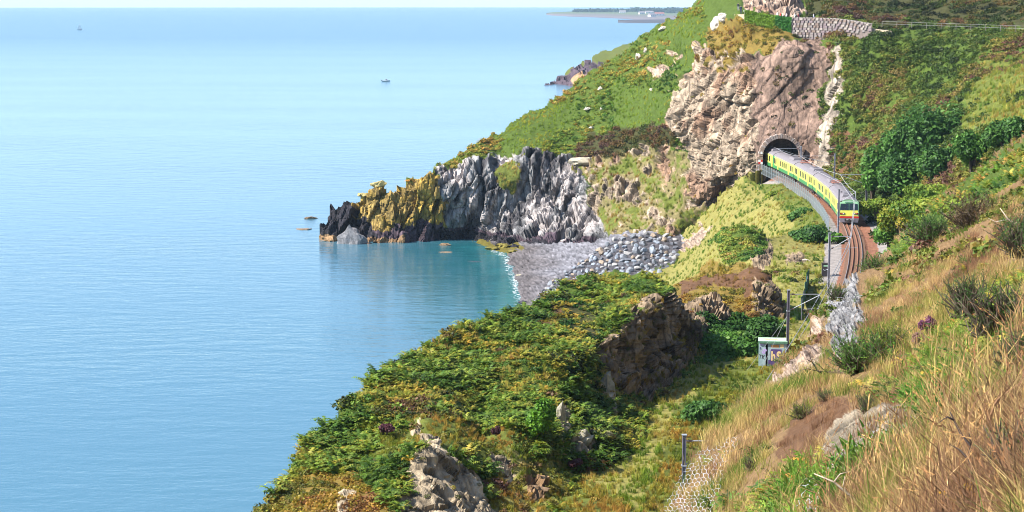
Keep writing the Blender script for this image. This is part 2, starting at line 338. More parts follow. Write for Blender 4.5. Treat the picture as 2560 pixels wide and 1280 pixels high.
head_ct = [(790, 602, zZ, -.4), (950, 612, zZ, -.4), (1060, 606, zZ, -.3), (1160, 602, zZ, -.3), (1280, 616, zZ, .3), (1400, 618, zZ, 1.3), (1470, 616, zZ, 1.5), (1500, 612, zZ, 2.5), (1580, 600, zZ, 4.2), (1680, 610, zZ, 4), (1720, 640, zD, 380),
           (800, 555, zD, 409), (888, 492, zD, 411), (930, 474, zD, 409), (985, 482, zD, 408), (900, 570, zD, 407), (1000, 540, zD, 405), (1060, 428, zD, 408), (1110, 396, zD, 414), (1100, 430, zD, 409), (1100, 520, zD, 405.5), (1200, 500, zD, 407), (1300, 500, zD, 407.5), (1300, 392, zD, 411), (1200, 410, zD, 411),
           (1420, 410, zD, 408), (1430, 500, zD, 402), (1480, 530, zD, 396), (1250, 312, zD, 432), (1250, 370, zD, 420), (1320, 268, zD, 440), (1400, 222, zD, 446), (1480, 168, zD, 448), (1560, 108, zD, 447), (1640, 62, zD, 441), (1735, 2, zD, 432), (1735, -90, zD, 445),
           (1400, 330, zD, 424), (1500, 250, zD, 428), (1500, 340, zD, 414), (1600, 170, zD, 428), (1600, 280, zD, 410), (1600, 380, zD, 400), (1700, 70, zD, 420), (1700, 150, zD, 406), (1500, 450, zD, 398), (1600, 480, zD, 390), (1560, 560, zD, 383), (1650, 540, zD, 378), (1680, 400, zD, 388),
           (1660, 300, zD, 392), (1700, 220, zD, 392), (1750, 120, zD, 391), (1800, 110, zD, 387), (1850, 130, zD, 379), (1800, 60, zD, 398), (1840, 35, zD, 384), (1850, 300, zD, 368), (1760, 350, zD, 377), (1760, 480, zD, 373), (1800, 500, zD, 371), (1840, 430, zD, 364), (1890, 430, zD, 359),
           (1900, 350, zD, 357), (1952, 340, zD, 356), (2005, 340, zD, 355.5), (1910, 420, zD, 355), (2000, 420, zD, 354.5), (1895, 200, zD, 366), (1950, 200, zD, 363), (2040, 200, zD, 360), (1930, 115, zD, 370), (1990, 96, zD, 370), (2060, 105, zD, 366), (1990, 85, zD, 377), (1975, 42, zD, 380),
           (2080, 98, zD, 364), (2110, 105, zD, 361), (2090, 250, zD, 351), (2050, 250, zD, 358), (2062, 400, zD, 349), (2090, 400, zD, 345), (2030, 400, zD, 353), (2150, 90, zD, 362), (2180, 60, zD, 366), (2180, 84, zD, 357), (2120, 250, zD, 346), (2120, 380, zD, 337), (2160, 440, zD, 315), (2200, 545, zD, 274), (2190, 600, zD, 255), (2300, 640, zD, 240),
           (2190, 480, zD, 296), (2200, 330, zD, 332), (2300, 180, zD, 340), (2300, 78, zD, 356), (2300, 66, zD, 362), (2450, 76, zD, 343), (2450, 64, zD, 349), (2560, 82, zD, 332), (2560, 68, zD, 338), (2700, 80, zD, 318), (2200, 0, zD, 392), (2000, 0, zD, 394), (1860, 0, zD, 396), (1860, 28, zD, 384), (2000, 40, zD, 383), (2100, 40, zD, 374), (2200, 45, zD, 370), (2350, 0, zD, 380), (2560, 0, zD, 362), (2560, 45, zD, 347), (2200, -160, zD, 430), (2560, -160, zD, 410), (1900, -160, zD, 440), (2700, 0, zD, 350),
           (2400, 250, zD, 305), (2560, 180, zD, 300), (2560, 280, zD, 262), (2400, 360, zD, 270), (2300, 480, zD, 262), (2560, 400, zD, 215), (2450, 480, zD, 225), (2700, 300, zD, 235)]
head_zn = [('olive', [(1440, 400), (1560, 370), (1660, 335), (1750, 420), (1840, 440), (1770, 560), (1690, 610), (1500, 600), (1480, 480)]),
           ('heath', [(1440, 350), (1520, 320), (1680, 300), (1690, 350), (1560, 385), (1440, 405)]),
           ('yellow', [(880, 500), (900, 486), (930, 460), (990, 470), (1060, 428), (1090, 450), (1105, 520), (1130, 565), (1000, 575), (900, 590)]),
           ('grey', [(1085, 425), (1180, 400), (1290, 380), (1330, 378), (1440, 402), (1470, 470), (1520, 620), (1280, 640), (1150, 620), (1120, 560), (1100, 500)]),
           ('black', [(780, 620), (795, 530), (835, 500), (885, 490), (890, 540), (930, 560), (950, 590), (950, 630)]),
           ('purple', [(945, 570), (1100, 562), (1160, 590), (1170, 625), (940, 630)]),
           ('grass', [(1235, 430), (1290, 395), (1305, 450), (1290, 485), (1255, 480)]),
           ('cream', [(1745, 115), (1800, 120), (1880, 130), (1900, 240), (1905, 440), (1850, 450), (1770, 560), (1740, 470), (1715, 380), (1655, 300), (1680, 230)]),
           ('brown', [(1870, 140), (1985, 95), (2060, 105), (2085, 100), (2060, 230), (2045, 350), (2040, 430), (1900, 430), (1890, 300)]),
           ('rib', [(2092, 96), (2112, 98), (2100, 200), (2088, 330), (2080, 425), (2036, 425), (2058, 280), (2076, 180)]),
           ('soil', [(2085, 330), (2130, 330), (2150, 390), (2130, 440), (2085, 430)]),
           ('ochre', [(1770, 70), (1840, 40), (1985, 60), (1975, 100), (1930, 120), (1840, 128), (1760, 118)]),
           ('pink', [(1855, -20), (1990, -20), (2010, 30), (1990, 50), (1865, 32)]),
           ('heath', [(1995, -160), (2700, -160), (2700, 66), (2200, 58), (2010, 40)]),
           ('grass', [(2460, 150), (2700, 120), (2700, 330), (2400, 330)]),
           ('pink', [(1618, 190), (1640, 165), (1705, 130), (1680, 175), (1640, 195)])]
hole = [(1906.5, 440), (1906.5, 391)]+[(1952-45.5*math.cos(t), 391-45.5*math.sin(t)) for t in np.linspace(0, math.pi, 15)]+[(1997.5, 391), (1997.5, 440)]
sheet('headland', head_out, head_ct, 3.0, head_zn, 'bracken', disp_head, [(2, .6), (10, 6), (30, 26), (45, 60)], hole=hole, zonefix=fix_head)

# ---- the grass slope under the line, between tunnel and beach
def disp_soft(a1, s1, a2, s2, rocky=.0):
    def f(U, V, Pt, zone, col):
        r = isr(zone, *ROCK).astype(float); soft = r.copy()
        for _ in range(4): soft[1:-1, 1:-1] = (soft[1:-1, 1:-1]+soft[:-2, 1:-1]+soft[2:, 1:-1]+soft[1:-1, :-2]+soft[1:-1, 2:])/5
        hard = isr(zone, 'ballast', 'rust', 'shingle', 'wet').astype(float)
        h = (fine(Pt, s1, 3, 4)*a1+fine(Pt, s2, 3, 8)*a2)*(1-.92*hard)
        if rocky:
            f1, g1 = facet(Pt/np.array([1.6, 1.6, 2.6]), 5); f2, g2 = facet(Pt/np.array([.6, .6, .9]), 15)
            rocky_ = np.where(isr(zone, 'slab'), rocky*.55, rocky); rocky_ = np.where(isr(zone, 'darkrock'), rocky_*(1.5 if rocky < .65 else .55), rocky_); h = h+soft*rocky_*(.25+f1*1.2+f2*.5-.3*(1-sm(0, .15, g1)))
            col = col*(1-.4*((1-sm(0, .12, g1))*r)[..., None])
        return h, tint_rock(Pt, col, zone)
    return f
slope_out = [(1600, 740), (1640, 670), (1690, 600), (1760, 525), (1840, 450), (1905, 415), (2000, 412), (2060, 450), (2150, 500), (2200, 560), (2200, 640), (2090, 640), (1900, 720), (1760, 740)]
slope_ct = [(1640, 690, zZ, 4.2), (1690, 610, zZ, 4.3), (1690, 660, zZ, 4.8), (1760, 525, zD, 371), (1840, 452, zD, 362), (1900, 425, zD, 353), (1900, 500, zD, 326), (1850, 600, zD, 309), (1760, 640, zD, 322), (1760, 580, zD, 344), (1830, 520, zD, 338), (2030, 540, zD, 284), (1960, 560, zD, 292), (1760, 720, zD, 300), (1900, 700, zD, 275)]
for y in (258, 275, 300, 325, 356): 
    for off in (-4.2, -2.5, 0, 3.5):
        p = rail_pt(y, off, -.35 if off > -3 else -.5); u, v = proj(np.array(p)); slope_ct.append((float(u), float(v), zD, p.y))
slope_zn = [('grass', [(1905, 430), (2000, 470), (2080, 545), (2060, 580), (1960, 600), (1985, 540), (1900, 470), (1840, 470)]), ('pink', [(1665, 620), (1750, 560), (1780, 570), (1700, 640)])]
def fix_line(U, V, Pt, zone):
    d = Pt[..., 0]-rx(Pt[..., 1]); 
    zone = np.where((d > np.where(Pt[..., 1] > 256, -3.0, np.where(Pt[..., 1] > 214, -4.0, -2.2))) & (d < 4.6), ZI['ballast'], zone); zone = np.where((d > -1.75) & (d < 3.0) & (np.abs(Pt[..., 2]-ZR) < 2.5), ZI['rust'], zone); return zone
sheet('embankment', slope_out, slope_ct, 3.0, slope_zn, 'straw', disp_soft(1.2, 6, .5, 1.6, .5), [(1, .6), (3, 3)], zonefix=fix_line)

# ---- rail level: the green mound, the line and the grassy floor of the cutting
rim_out = [(1600, 760), (1640, 702), (1700, 662), (1760, 606), (1800, 572), (1850, 558), (1890, 563), (1922, 592), (1960, 588), (2090, 582), (2110, 560), (2215, 570), (2260, 640), (2330, 760), (2380, 900), (2330, 1000), (2300, 1150), (2250, 1360), (1250, 1360), (1330, 1200), (1500, 1000), (1650, 880), (1660, 780)]
rim_ct = [(1600, 760, zZ, 4), (1640, 702, zZ, 8), (1700, 664, zZ, 12.5), (1760, 608, zD, 262), (1800, 574, zD, 254), (1850, 560, zD, 250), (1890, 566, zD, 249), (1925, 596, zD, 249), (1960, 600, zD, 250), (1850, 620, zD, 240), (1790, 660, zD, 236), (1880, 650, zD, 232), (1910, 690, zD, 222), (1740, 700, zD, 236), (1700, 720, zD, 240), (1690, 760, zD, 215), (1800, 720, zD, 226), (1960, 640, zD, 236), (1990, 660, zD, 229)]
for y in (255, 240, 226, 210, 195, 180, 166, 150, 135, 120, 108):
    for off in (-4.5, -2.5, 0, 3., 7, 14):
        p = rail_pt(y, off, (-.35 if -3 < off < 6 else -.42) if off < 6 else (1. if off < 10 else 6.)); u, v = proj(np.array(p)); rim_ct.append((float(u), float(v), zD, p.y))
for u, v in ((2000, 740), (2000, 690), (1960, 800), (1940, 760), (1880, 900), (1800, 960), (1750, 930), (1700, 1000), (1640, 1000), (1800, 1100), (1650, 1100), (1600, 1200), (1480, 1200), (1400, 1280), (1550, 1340), (1800, 1300), (1300, 1350)):
    rim_ct.append((u, v, zZ, 19.7))
rim_zn = [('grass', [(1600, 1300), (1700, 1000), (1800, 920), (1900, 880), (1960, 960), (1800, 1200), (1700, 1380), (1300, 1380), (1450, 1180)]), ('bracken', [(1775, 605), (1800, 565), (1860, 550), (1915, 575), (1925, 610), (1890, 650), (1850, 665), (1800, 645)]),
          ('darkrock', [(1880, 640), (1925, 595), (1930, 650), (1905, 690), (1880, 680)]), ('darkrock', [(1950, 640), (2010, 630), (2022, 655), (1960, 670)]), ('ochre', [(1700, 720), (1780, 650), (1860, 665), (1880, 700), (1760, 730)])]
sheet('cutting_floor', rim_out, rim_ct, 3.0, rim_zn, 'straw', disp_soft(.8, 5, .35, 1.2, .7), [(1, .6), (3, 3)], zonefix=fix_line)

# ---- the eroded brown knoll beside the line
kn_out = [(1660, 760), (1680, 712), (1705, 698), (1790, 686), (1880, 668), (1925, 682), (1940, 725), (1958, 775), (1990, 812), (1960, 840), (1900, 870), (1820, 910), (1740, 920), (1660, 900), (1640, 800)]
kn_ct = [(1680, 712, zD, 199), (1790, 686, zD, 199), (1880, 668, zD, 198), (1925, 684, zD, 196), (1940, 725, zD, 193), (1958, 775, zD, 191), (1985, 812, zZ, 19.5), (1900, 850, zZ, 19.6), (1820, 890, zZ, 19.6), (1740, 900, zZ, 19.8), (1880, 710, zD, 192), (1790, 720, zD, 193), (1700, 740, zD, 190), (1900, 770, zD, 186), (1840, 780, zD, 184), (1760, 780, zD, 181), (1700, 820, zD, 174), (1860, 820, zD, 180.5), (1780, 840, zD, 176), (1650, 880, zD, 166)]
kn_zn = [('soil', [(1690, 705), (1880, 672), (1930, 690), (1935, 720), (1860, 730), (1780, 715), (1700, 730)]), ('darkrock', [(1885, 705), (1945, 705), (1965, 790), (1900, 810), (1880, 760)]), ('darkrock', [(1700, 760), (1800, 745), (1830, 800), (1800, 840), (1700, 880), (1640, 880)]), ('heath', [(1760, 800), (1960, 800), (1980, 860), (1780, 920), (1740, 860)])]
sheet('brown_knoll', kn_out, kn_ct, 2.8, kn_zn, 'ochre', disp_soft(1.0, 4, .45, 1.0, 1.1), [(.8, .5), (3, 3), (5, 8)])

# ---- the outer ridge between the cutting and the sea
rg_out = [(560, 1370), (640, 1276), (700, 1208), (735, 1150), (760, 1100), (850, 1040), (900, 992), (925, 950), (960, 910), (1080, 850), (1180, 806), (1320, 770), (1400, 716), (1480, 682), (1560, 674), (1640, 690), (1690, 735), (1712, 790), (1770, 850), (1750, 930), (1660, 1000), (1620, 1080), (1580, 1140), (1440, 1210), (1390, 1290), (1360, 1380), (800, 1400)]
rg_ct = [(560, 1370, zD, 101), (640, 1278, zD, 108), (700, 1210, zD, 112), (760, 1100, zD, 119), (850, 1040, zD, 124), (925, 950, zD, 131), (1080, 850, zD, 143), (1180, 806, zD, 151), (1320, 770, zD, 159), (1400, 716, zD, 169), (1480, 682, zD, 176), (1560, 674, zD, 177), (1640, 690, zD, 174), (1690, 735, zD, 172), (1712, 790, zD, 171),
         (1750, 900, zZ, 19.6), (1650, 985, zZ, 19.6), (1610, 1060, zZ, 19.6), (1570, 1120, zZ, 19.6), (1440, 1190, zZ, 19.7), (1380, 1280, zZ, 19.7), (1360, 1370, zZ, 19.6), (1700, 850, zD, 169), (1690, 770, zD, 169.5), (1640, 740, zD, 165), (1560, 800, zD, 154.5), (1480, 860, zD, 146.5), (1500, 740, zD, 167), (1500, 920, zD, 146), (1640, 880, zD, 161), (1600, 940, zD, 154), (1500, 1000, zD, 143),
         (1300, 850, zD, 147), (1400, 780, zD, 157), (1400, 900, zD, 142), (1200, 900, zD, 141), (1050, 930, zD, 135), (1000, 1010, zD, 126), (1200, 1000, zD, 132), (1400, 1000, zD, 135.5), (1300, 1060, zD, 127), (1400, 1100, zD, 128), (1500, 1100, zD, 132), (900, 1150, zD, 116), (1050, 1085, zD, 117), (1080, 1120, zD, 113.5), (1100, 1280, zD, 106.5), (1000, 1280, zD, 105), (1220, 1280, zD, 111), (1200, 1150, zD, 119), (1300, 1200, zD, 119), (800, 1280, zD, 106), (1100, 1380, zD, 101), (800, 1380, zD, 100)]
rg_zn = [('heath', [(1330, 760), (1500, 740), (1560, 800), (1480, 870), (1380, 800)]), ('darkrock', [(1500, 870), (1560, 795), (1640, 735), (1690, 735), (1720, 800), (1760, 850), (1740, 910), (1640, 985), (1560, 985), (1520, 940), (1490, 900)]), ('soil', [(1330, 800), (1410, 775), (1420, 800), (1350, 815)]),
         ('grass', [(960, 1080), (1060, 1030), (1200, 1060), (1330, 1100), (1300, 1200), (1200, 1160), (1080, 1110), (1000, 1160), (900, 1160)]), ('straw', [(1280, 1130), (1420, 1150), (1420, 1290), (1250, 1340), (1220, 1200)]),
         ('slab', [(1050, 1090), (1085, 1075), (1110, 1130), (1200, 1175), (1215, 1230), (1260, 1310), (1240, 1400), (960, 1400), (990, 1260), (1030, 1180), (1060, 1120)]), ('slab', [(1490, 950), (1520, 945), (1550, 1030), (1520, 1040)]), ('slab', [(1380, 1020), (1420, 1020), (1410, 1130), (1385, 1100)]), ('slab', [(1420, 1095), (1480, 1085), (1500, 1130), (1460, 1165), (1425, 1140)]), ('tan', [(1320, 1190), (1370, 1215), (1360, 1250), (1320, 1250)]), ('slab', [(1230, 1130), (1290, 1180), (1280, 1200), (1220, 1180)]), ('slab', [(1024, 1050), (1055, 1044), (1058, 1070), (1030, 1078)]),
         ('ochre', [(560, 1380), (640, 1265), (740, 1180), (900, 1190), (980, 1280), (950, 1400)]), ('slab', [(850, 1230), (890, 1230), (880, 1290), (845, 1290)])]
sheet('outer_ridge', rg_out, rg_ct, 2.8, rg_zn, 'bracken', disp_soft(1.6, 5, 1.05, 1.9, .6), [(.5, .3), (2.5, 2.5), (5, 10), (7, 30)])

# ---- the near bank that falls from the viewer's feet to the line
bk_out = [(1650, 1310), (1672, 1276), (1740, 1160), (1800, 1086), (1880, 990), (1960, 918), (2010, 860), (2052, 800), (2080, 745), (2150, 688), (2192, 650), (2250, 588), (2350, 490), (2450, 418), (2560, 340), (2720, 250), (2720, 1420), (1600, 1420)]
bk_ct = [(1650, 1310, zD, 29), (1672, 1278, zD, 30.5), (1740, 1162, zD, 33.5), (1800, 1090, zD, 37), (1880, 994, zD, 43), (1960, 922, zD, 50), (2010, 864, zD, 56), (2052, 804, zD, 62), (2080, 750, zD, 66), (2150, 690, zD, 78), (2192, 652, zD, 92), (2250, 590, zD, 112), (2350, 492, zD, 140), (2450, 420, zD, 160), (2560, 342, zD, 172), (2720, 250, zD, 180),
         (1700, 1380, zD, 25), (1850, 1280, zD, 24), (1850, 1180, zD, 29), (1900, 1060, zD, 35), (2000, 1280, zD, 17), (2000, 1100, zD, 26), (2050, 950, zD, 38), (2150, 1280, zD, 12.6), (2150, 1100, zD, 19), (2100, 800, zD, 58), (2150, 850, zD, 44), (2150, 760, zD, 62), (2250, 1050, zD, 18.5), (2280, 1280, zD, 10.2), (2280, 900, zD, 30), (2280, 750, zD, 52), (2280, 660, zD, 74), (2420, 1280, zD, 8.4), (2420, 1050, zD, 13.5), (2420, 850, zD, 25), (2420, 700, zD, 44), (2420, 580, zD, 75), (2420, 500, zD, 108),
         (2560, 1280, zD, 7.2), (2560, 1050, zD, 11), (2560, 850, zD, 18.5), (2560, 700, zD, 30), (2560, 560, zD, 55), (2560, 450, zD, 95), (2720, 1280, zD, 6), (2720, 900, zD, 13), (2720, 600, zD, 34), (2720, 400, zD, 85), (2500, 1420, zD, 6.3), (2200, 1420, zD, 9.5), (1900, 1420, zD, 17)]
bk_zn = [('soil', [(1980, 1060), (2060, 1000), (2130, 985), (2120, 1040), (2050, 1100), (2000, 1160), (1940, 1150)]), ('slab', [(2070, 1060), (2130, 1020), (2190, 1000), (2300, 1010), (2330, 1060), (2280, 1100), (2200, 1090), (2150, 1150), (2080, 1190), (2060, 1130)]), ('pink', [(1960, 925), (2010, 880), (2060, 860), (2050, 900), (2000, 925), (1950, 970), (1900, 985)]),
         ('grey', [(2082, 740), (2150, 690), (2160, 720), (2150, 800), (2130, 860), (2085, 890), (2070, 830)]), ('pink', [(2010, 860), (2060, 790), (2075, 830), (2030, 870)]), ('bracken', [(2200, 640), (2350, 500), (2560, 350), (2720, 260), (2720, 380), (2560, 440), (2400, 540), (2260, 640)])]
def disp_bank(U, V, Pt, zone, col):
    s = np.clip(Pt[..., 1]/60, .12, 1.2); r = isr(zone, *ROCK).astype(float); soft = r.copy()
    for _ in range(5): soft[1:-1, 1:-1] = (soft[1:-1, 1:-1]+soft[:-2, 1:-1]+soft[2:, 1:-1]+soft[1:-1, :-2]+soft[1:-1, 2:])/5
    f1, g1 = facet(Pt/np.array([.8, 2.2, .7]), 5); f2, g2 = facet(Pt/np.array([.3, .9, .25]), 15)
    h = fine(Pt, 3.5, 3, 4)*1.2*s+fine(Pt, .9, 3, 8)*.3*s+soft*s*(.1+f1*.22+f2*.06-.06*(1-sm(0, .14, g1)))
    col = col*(1-.45*((1-sm(0, .12, g1))*r)[..., None])
    col = np.where((zone == ZI['straw'])[..., None], np.array((.17, .105, .05)), col); col = np.where((zone == ZI['slab'])[..., None], np.array((.29, .235, .165)), col); return h, tint_rock(Pt*3, col, zone)
sheet('near_bank', bk_out, bk_ct, 4.0, bk_zn, 'straw', disp_bank, [(.5, .4), (2, 3), (4, 9), (5, 20)], mat=[M_NEAR, M_ROCKN])

# ---- the shingle beach of the cove
be_out = [(1090, 600), (1200, 596), (1300, 604), (1400, 606), (1480, 600), (1560, 580), (1660, 574), (1720, 590), (1720, 680), (1620, 760), (1400, 800), (1280, 800), (1230, 770), (1180, 700), (1100, 640)]
be_ct = [(1265, 640, zZ, 0), (1285, 690, zZ, 0), (1300, 740, zZ, 0), (1310, 775, zZ, 0), (1200, 606, zZ, .2), (1280, 618, zZ, .5), (1400, 612, zZ, 2.2), (1470, 632, zZ, 2.8), (1480, 660, zZ, 2.5), (1400, 690, zZ, 1.7), (1340, 650, zZ, 1.1), (1340, 740, zZ, .9), (1380, 745, zZ, 1.3), (1420, 720, zZ, 2), (1480, 690, zZ, 3), (1540, 620, zZ, 4.6), (1600, 592, zZ, 5.8), (1680, 600, zZ, 5.2), (1690, 650, zZ, 4.6), (1600, 690, zZ, 3.8), (1720, 680, zZ, 4.4), (1150, 640, zZ, -1.4), (1200, 690, zZ, -1.6), (1250, 780, zZ, -1.6), (1120, 610, zZ, -.6)]
be_zn = [('weed', [(1160, 590), (1290, 606), (1310, 625), (1260, 640), (1180, 615)])]
def disp_beach(U, V, Pt, zone, col):
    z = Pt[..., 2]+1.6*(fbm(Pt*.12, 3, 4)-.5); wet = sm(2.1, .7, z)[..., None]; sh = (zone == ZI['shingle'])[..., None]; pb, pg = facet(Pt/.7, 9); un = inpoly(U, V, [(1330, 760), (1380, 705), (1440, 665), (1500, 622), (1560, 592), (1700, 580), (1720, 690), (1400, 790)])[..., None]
    c = np.array((.175, .17, .185))*(1-wet)+np.array((.10, .088, .088))*wet; c = np.where(un, np.array((.07, .065, .07)), c); n2 = fbm(Pt*.35, 4, 12)[..., None]; c = c*(.55+.9*n2)*(1+.75*pb[..., None])  # ground beneath the boulder pile painted near black: shade of the gaps put into colour
    return fine(Pt, 5, 3, 4)*.5+pb*.12, np.where(sh, c, col)
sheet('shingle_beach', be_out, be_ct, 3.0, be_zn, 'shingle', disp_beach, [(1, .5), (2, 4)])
# ------------------------------------------------------------------ the sea: one sheet that curves away to the horizon
RE = 6371000.0
def sea():
    ang = np.linspace(R_(-32), R_(32), 300)
    d = np.r_[np.linspace(60, 330, 120), np.linspace(331.5, 470, 180), np.geomspace(473, 27500, 200)]
    A, Dd = np.meshgrid(ang, d); X = Dd*np.tan(A); Y = Dd
    Z = -(X**2+Y**2)/(2*RE)
    Vs = np.stack([X, Y, Z], -1).reshape(-1, 3); n, m = A.shape; i = np.arange(n*m).reshape(n, m)
    Q = np.stack([i[:-1, :-1], i[:-1, 1:], i[1:, 1:], i[1:, :-1]], -1).reshape(-1, 4)
    # shallow water over the cove's floor, foam at the shingle
    u, v = proj(Vs); wl = np.array([(1225, 622), (1265, 640), (1285, 690), (1300, 740), (1312, 775), (1330, 800)], float); wp = PZ(wl[:, 0], wl[:, 1], 0)[:, :2]
    ds = np.full(len(Vs), 1e9)
    for k in range(len(wp)-1):
        a, b = wp[k], wp[k+1]; t = np.clip(((Vs[:, :2]-a)@(b-a))/((b-a)@(b-a)), 0, 1); ds = np.minimum(ds, np.linalg.norm(Vs[:, :2]-(a+t[:, None]*(b-a)), axis=1))
    me = mesh_np('sea', Vs, Q, M_SEA, None, True)
    at = me.data.attributes.new('shore', 'FLOAT', 'POINT'); at.data.foreach_set('value', np.minimum(ds, 500).astype(np.float32))
    return tag(me, None, None, None, 'structure')
M_SEA, t, b = new_mat('sea_water', .07, .5); b.inputs['IOR'].default_value = 1.333
tc = N(t, 'ShaderNodeTexCoord')
def wave(sx, sy, sc, det, rot=0):
    mp = N(t, 'ShaderNodeMapping'); mp.inputs['Scale'].default_value = (sx, sy, 1); mp.inputs['Rotation'].default_value = (0, 0, rot)
    n = N(t, 'ShaderNodeTexNoise'); n.inputs['Scale'].default_value = sc; n.inputs['Detail'].default_value = det; n.inputs['Roughness'].default_value = .6
    t.links.new(tc.outputs['Object'], mp.inputs[0]); t.links.new(mp.outputs[0], n.inputs[0]); return n
w1 = wave(.6, 1.3, .22, 5, .3); w2 = wave(.7, 1.2, 1.1, 3, -.35); w3 = wave(.25, 1, .010, 4, .2)
add = N(t, 'ShaderNodeMath', operation='MULTIPLY_ADD'); add.inputs[1].default_value = .22; t.links.new(w2.outputs[0], add.inputs[0]); t.links.new(w1.outputs[0], add.inputs[2])
bp = N(t, 'ShaderNodeBump'); bp.inputs['Distance'].default_value = 1.0
mrs = N(t, 'ShaderNodeMapRange'); mrs.inputs[1].default_value = .35; mrs.inputs[2].default_value = .65; mrs.inputs[3].default_value = .09; mrs.inputs[4].default_value = .27
t.links.new(w3.outputs[0], mrs.inputs[0]); t.links.new(mrs.outputs[0], bp.inputs['Strength']); t.links.new(add.outputs[0], bp.inputs['Height']); t.links.new(bp.outputs[0], b.inputs['Normal'])
sp3 = N(t, 'ShaderNodeSeparateXYZ'); t.links.new(tc.outputs['Object'], sp3.inputs[0]); mro = N(t, 'ShaderNodeMapRange'); mro.inputs[1].default_value = 350; mro.inputs[2].default_value = 2600; mro.inputs[3].default_value = .08; mro.inputs[4].default_value = .25   # open water is rougher than the sheltered inshore
t.links.new(sp3.outputs[1], mro.inputs[0]); t.links.new(mro.outputs[0], b.inputs['Roughness'])
sh = N(t, 'ShaderNodeAttribute', attribute_name='shore')
wn = wave(1, 1, .12, 4)
m1 = N(t, 'ShaderNodeMath', operation='MULTIPLY_ADD'); m1.inputs[1].default_value = 16.; t.links.new(wn.outputs[0], m1.inputs[0]); t.links.new(sh.outputs['Fac'], m1.inputs[2])
cr = N(t, 'ShaderNodeValToRGB'); e = cr.color_ramp.elements; e[0].position = 0; e[0].color = (.035, .20, .22, 1); e[1].position = 1; e[1].color = (.055, .145, .20, 1)
k_ = cr.color_ramp.elements.new(.45); k_.color = (.012, .10, .12, 1)
md = N(t, 'ShaderNodeMath', operation='DIVIDE'); md.inputs[1].default_value = 34; t.links.new(m1.outputs[0], md.inputs[0]); t.links.new(md.outputs[0], cr.inputs[0])
m2 = N(t, 'ShaderNodeMath', operation='MULTIPLY_ADD'); m2.inputs[1].default_value = 7.; m2.inputs[2].default_value = -2.8; fo = wave(1, 1, 1.3, 5)
t.links.new(fo.outputs[0], m2.inputs[0]); lt = N(t, 'ShaderNodeMath', operation='SUBTRACT', use_clamp=True); t.links.new(m2.outputs[0], lt.inputs[0]); t.links.new(sh.outputs['Fac'], lt.inputs[1])
mxf = N(t, 'ShaderNodeMix', data_type='RGBA'); t.links.new(lt.outputs[0], mxf.inputs[0]); t.links.new(cr.outputs[0], mxf.inputs[6]); mxf.inputs[7].default_value = (.8, .85, .87, 1); t.links.new(mxf.outputs[2], b.inputs['Base Color'])
sea()
# ------------------------------------------------------------------ ground cover: small plants nobody could count
def proto(name, V, T, shade, mat):
    me = bpy.data.meshes.new(name); V = np.asarray(V, np.float32); T = np.asarray(T, np.int32)
    me.vertices.add(len(V)); me.vertices.foreach_set('co', V.ravel()); me.loops.add(T.size); me.loops.foreach_set('vertex_index', T.ravel())
    me.polygons.add(len(T)); me.polygons.foreach_set('loop_start', np.arange(0, T.size, 3, dtype=np.int32)); me.polygons.foreach_set('loop_total', np.full(len(T), 3, np.int32))
    at = me.color_attributes.new('shade', 'FLOAT_COLOR', 'POINT'); c = np.ones((len(V), 4), np.float32); c[:, :3] = np.asarray(shade).reshape(len(V), -1); at.data.foreach_set('color', c.ravel())
    me.materials.append(mat); me.update(calc_edges=True)
    return bpy.data.objects.new(name, me)
def unit(n):
    d = rng.normal(size=(n, 3)); return d/np.linalg.norm(d, axis=1, keepdims=True)
def leaf_tris(C, nrm, size, stretch=1.8):
    n = len(C); a = np.cross(nrm, unit(n)); a /= np.linalg.norm(a, axis=1, keepdims=True)+1e-9; b = np.cross(nrm, a)
    s = np.asarray(size).reshape(-1, 1); V = np.stack([C-a*s*stretch*.5, C+b*s*.5+a*s*.1, C+a*s*stretch*.5, C-b*s*.5+a*s*.1], 1).reshape(-1, 3)
    i = np.arange(n)*4; T = np.concatenate([np.stack([i, i+1, i+2], 1), np.stack([i, i+2, i+3], 1)]); return V, T
def dome(n, size, flat=.75, lump=.25):
    d = unit(n); d[:, 2] = np.abs(d[:, 2]); r = rng.uniform(.45, 1, n)**.6*(1+lump*(vnoise(d*2.2+rng.uniform(0, 50), 4)-.5)*2)
    C = d*r[:, None]*np.array([1, 1, flat]); nr = d*.6+unit(n)*.8+np.array([0, 0, .4]); nr /= np.linalg.norm(nr, axis=1, keepdims=True)
    return C, nr, rng.uniform(.6, 1.3, n)*size
def mk_heath(k):
    C, nr, s = dome(95, .24); V, T = leaf_tris(C, nr, s, 1.5); sh = np.repeat(rng.uniform(.6, 1.35, (95, 1))*np.array([[1, 1, 1]])*(1+rng.normal(0, .08, (95, 3))), 4, 0); return proto('heath_sprig', V, T, sh, M_LEAF)
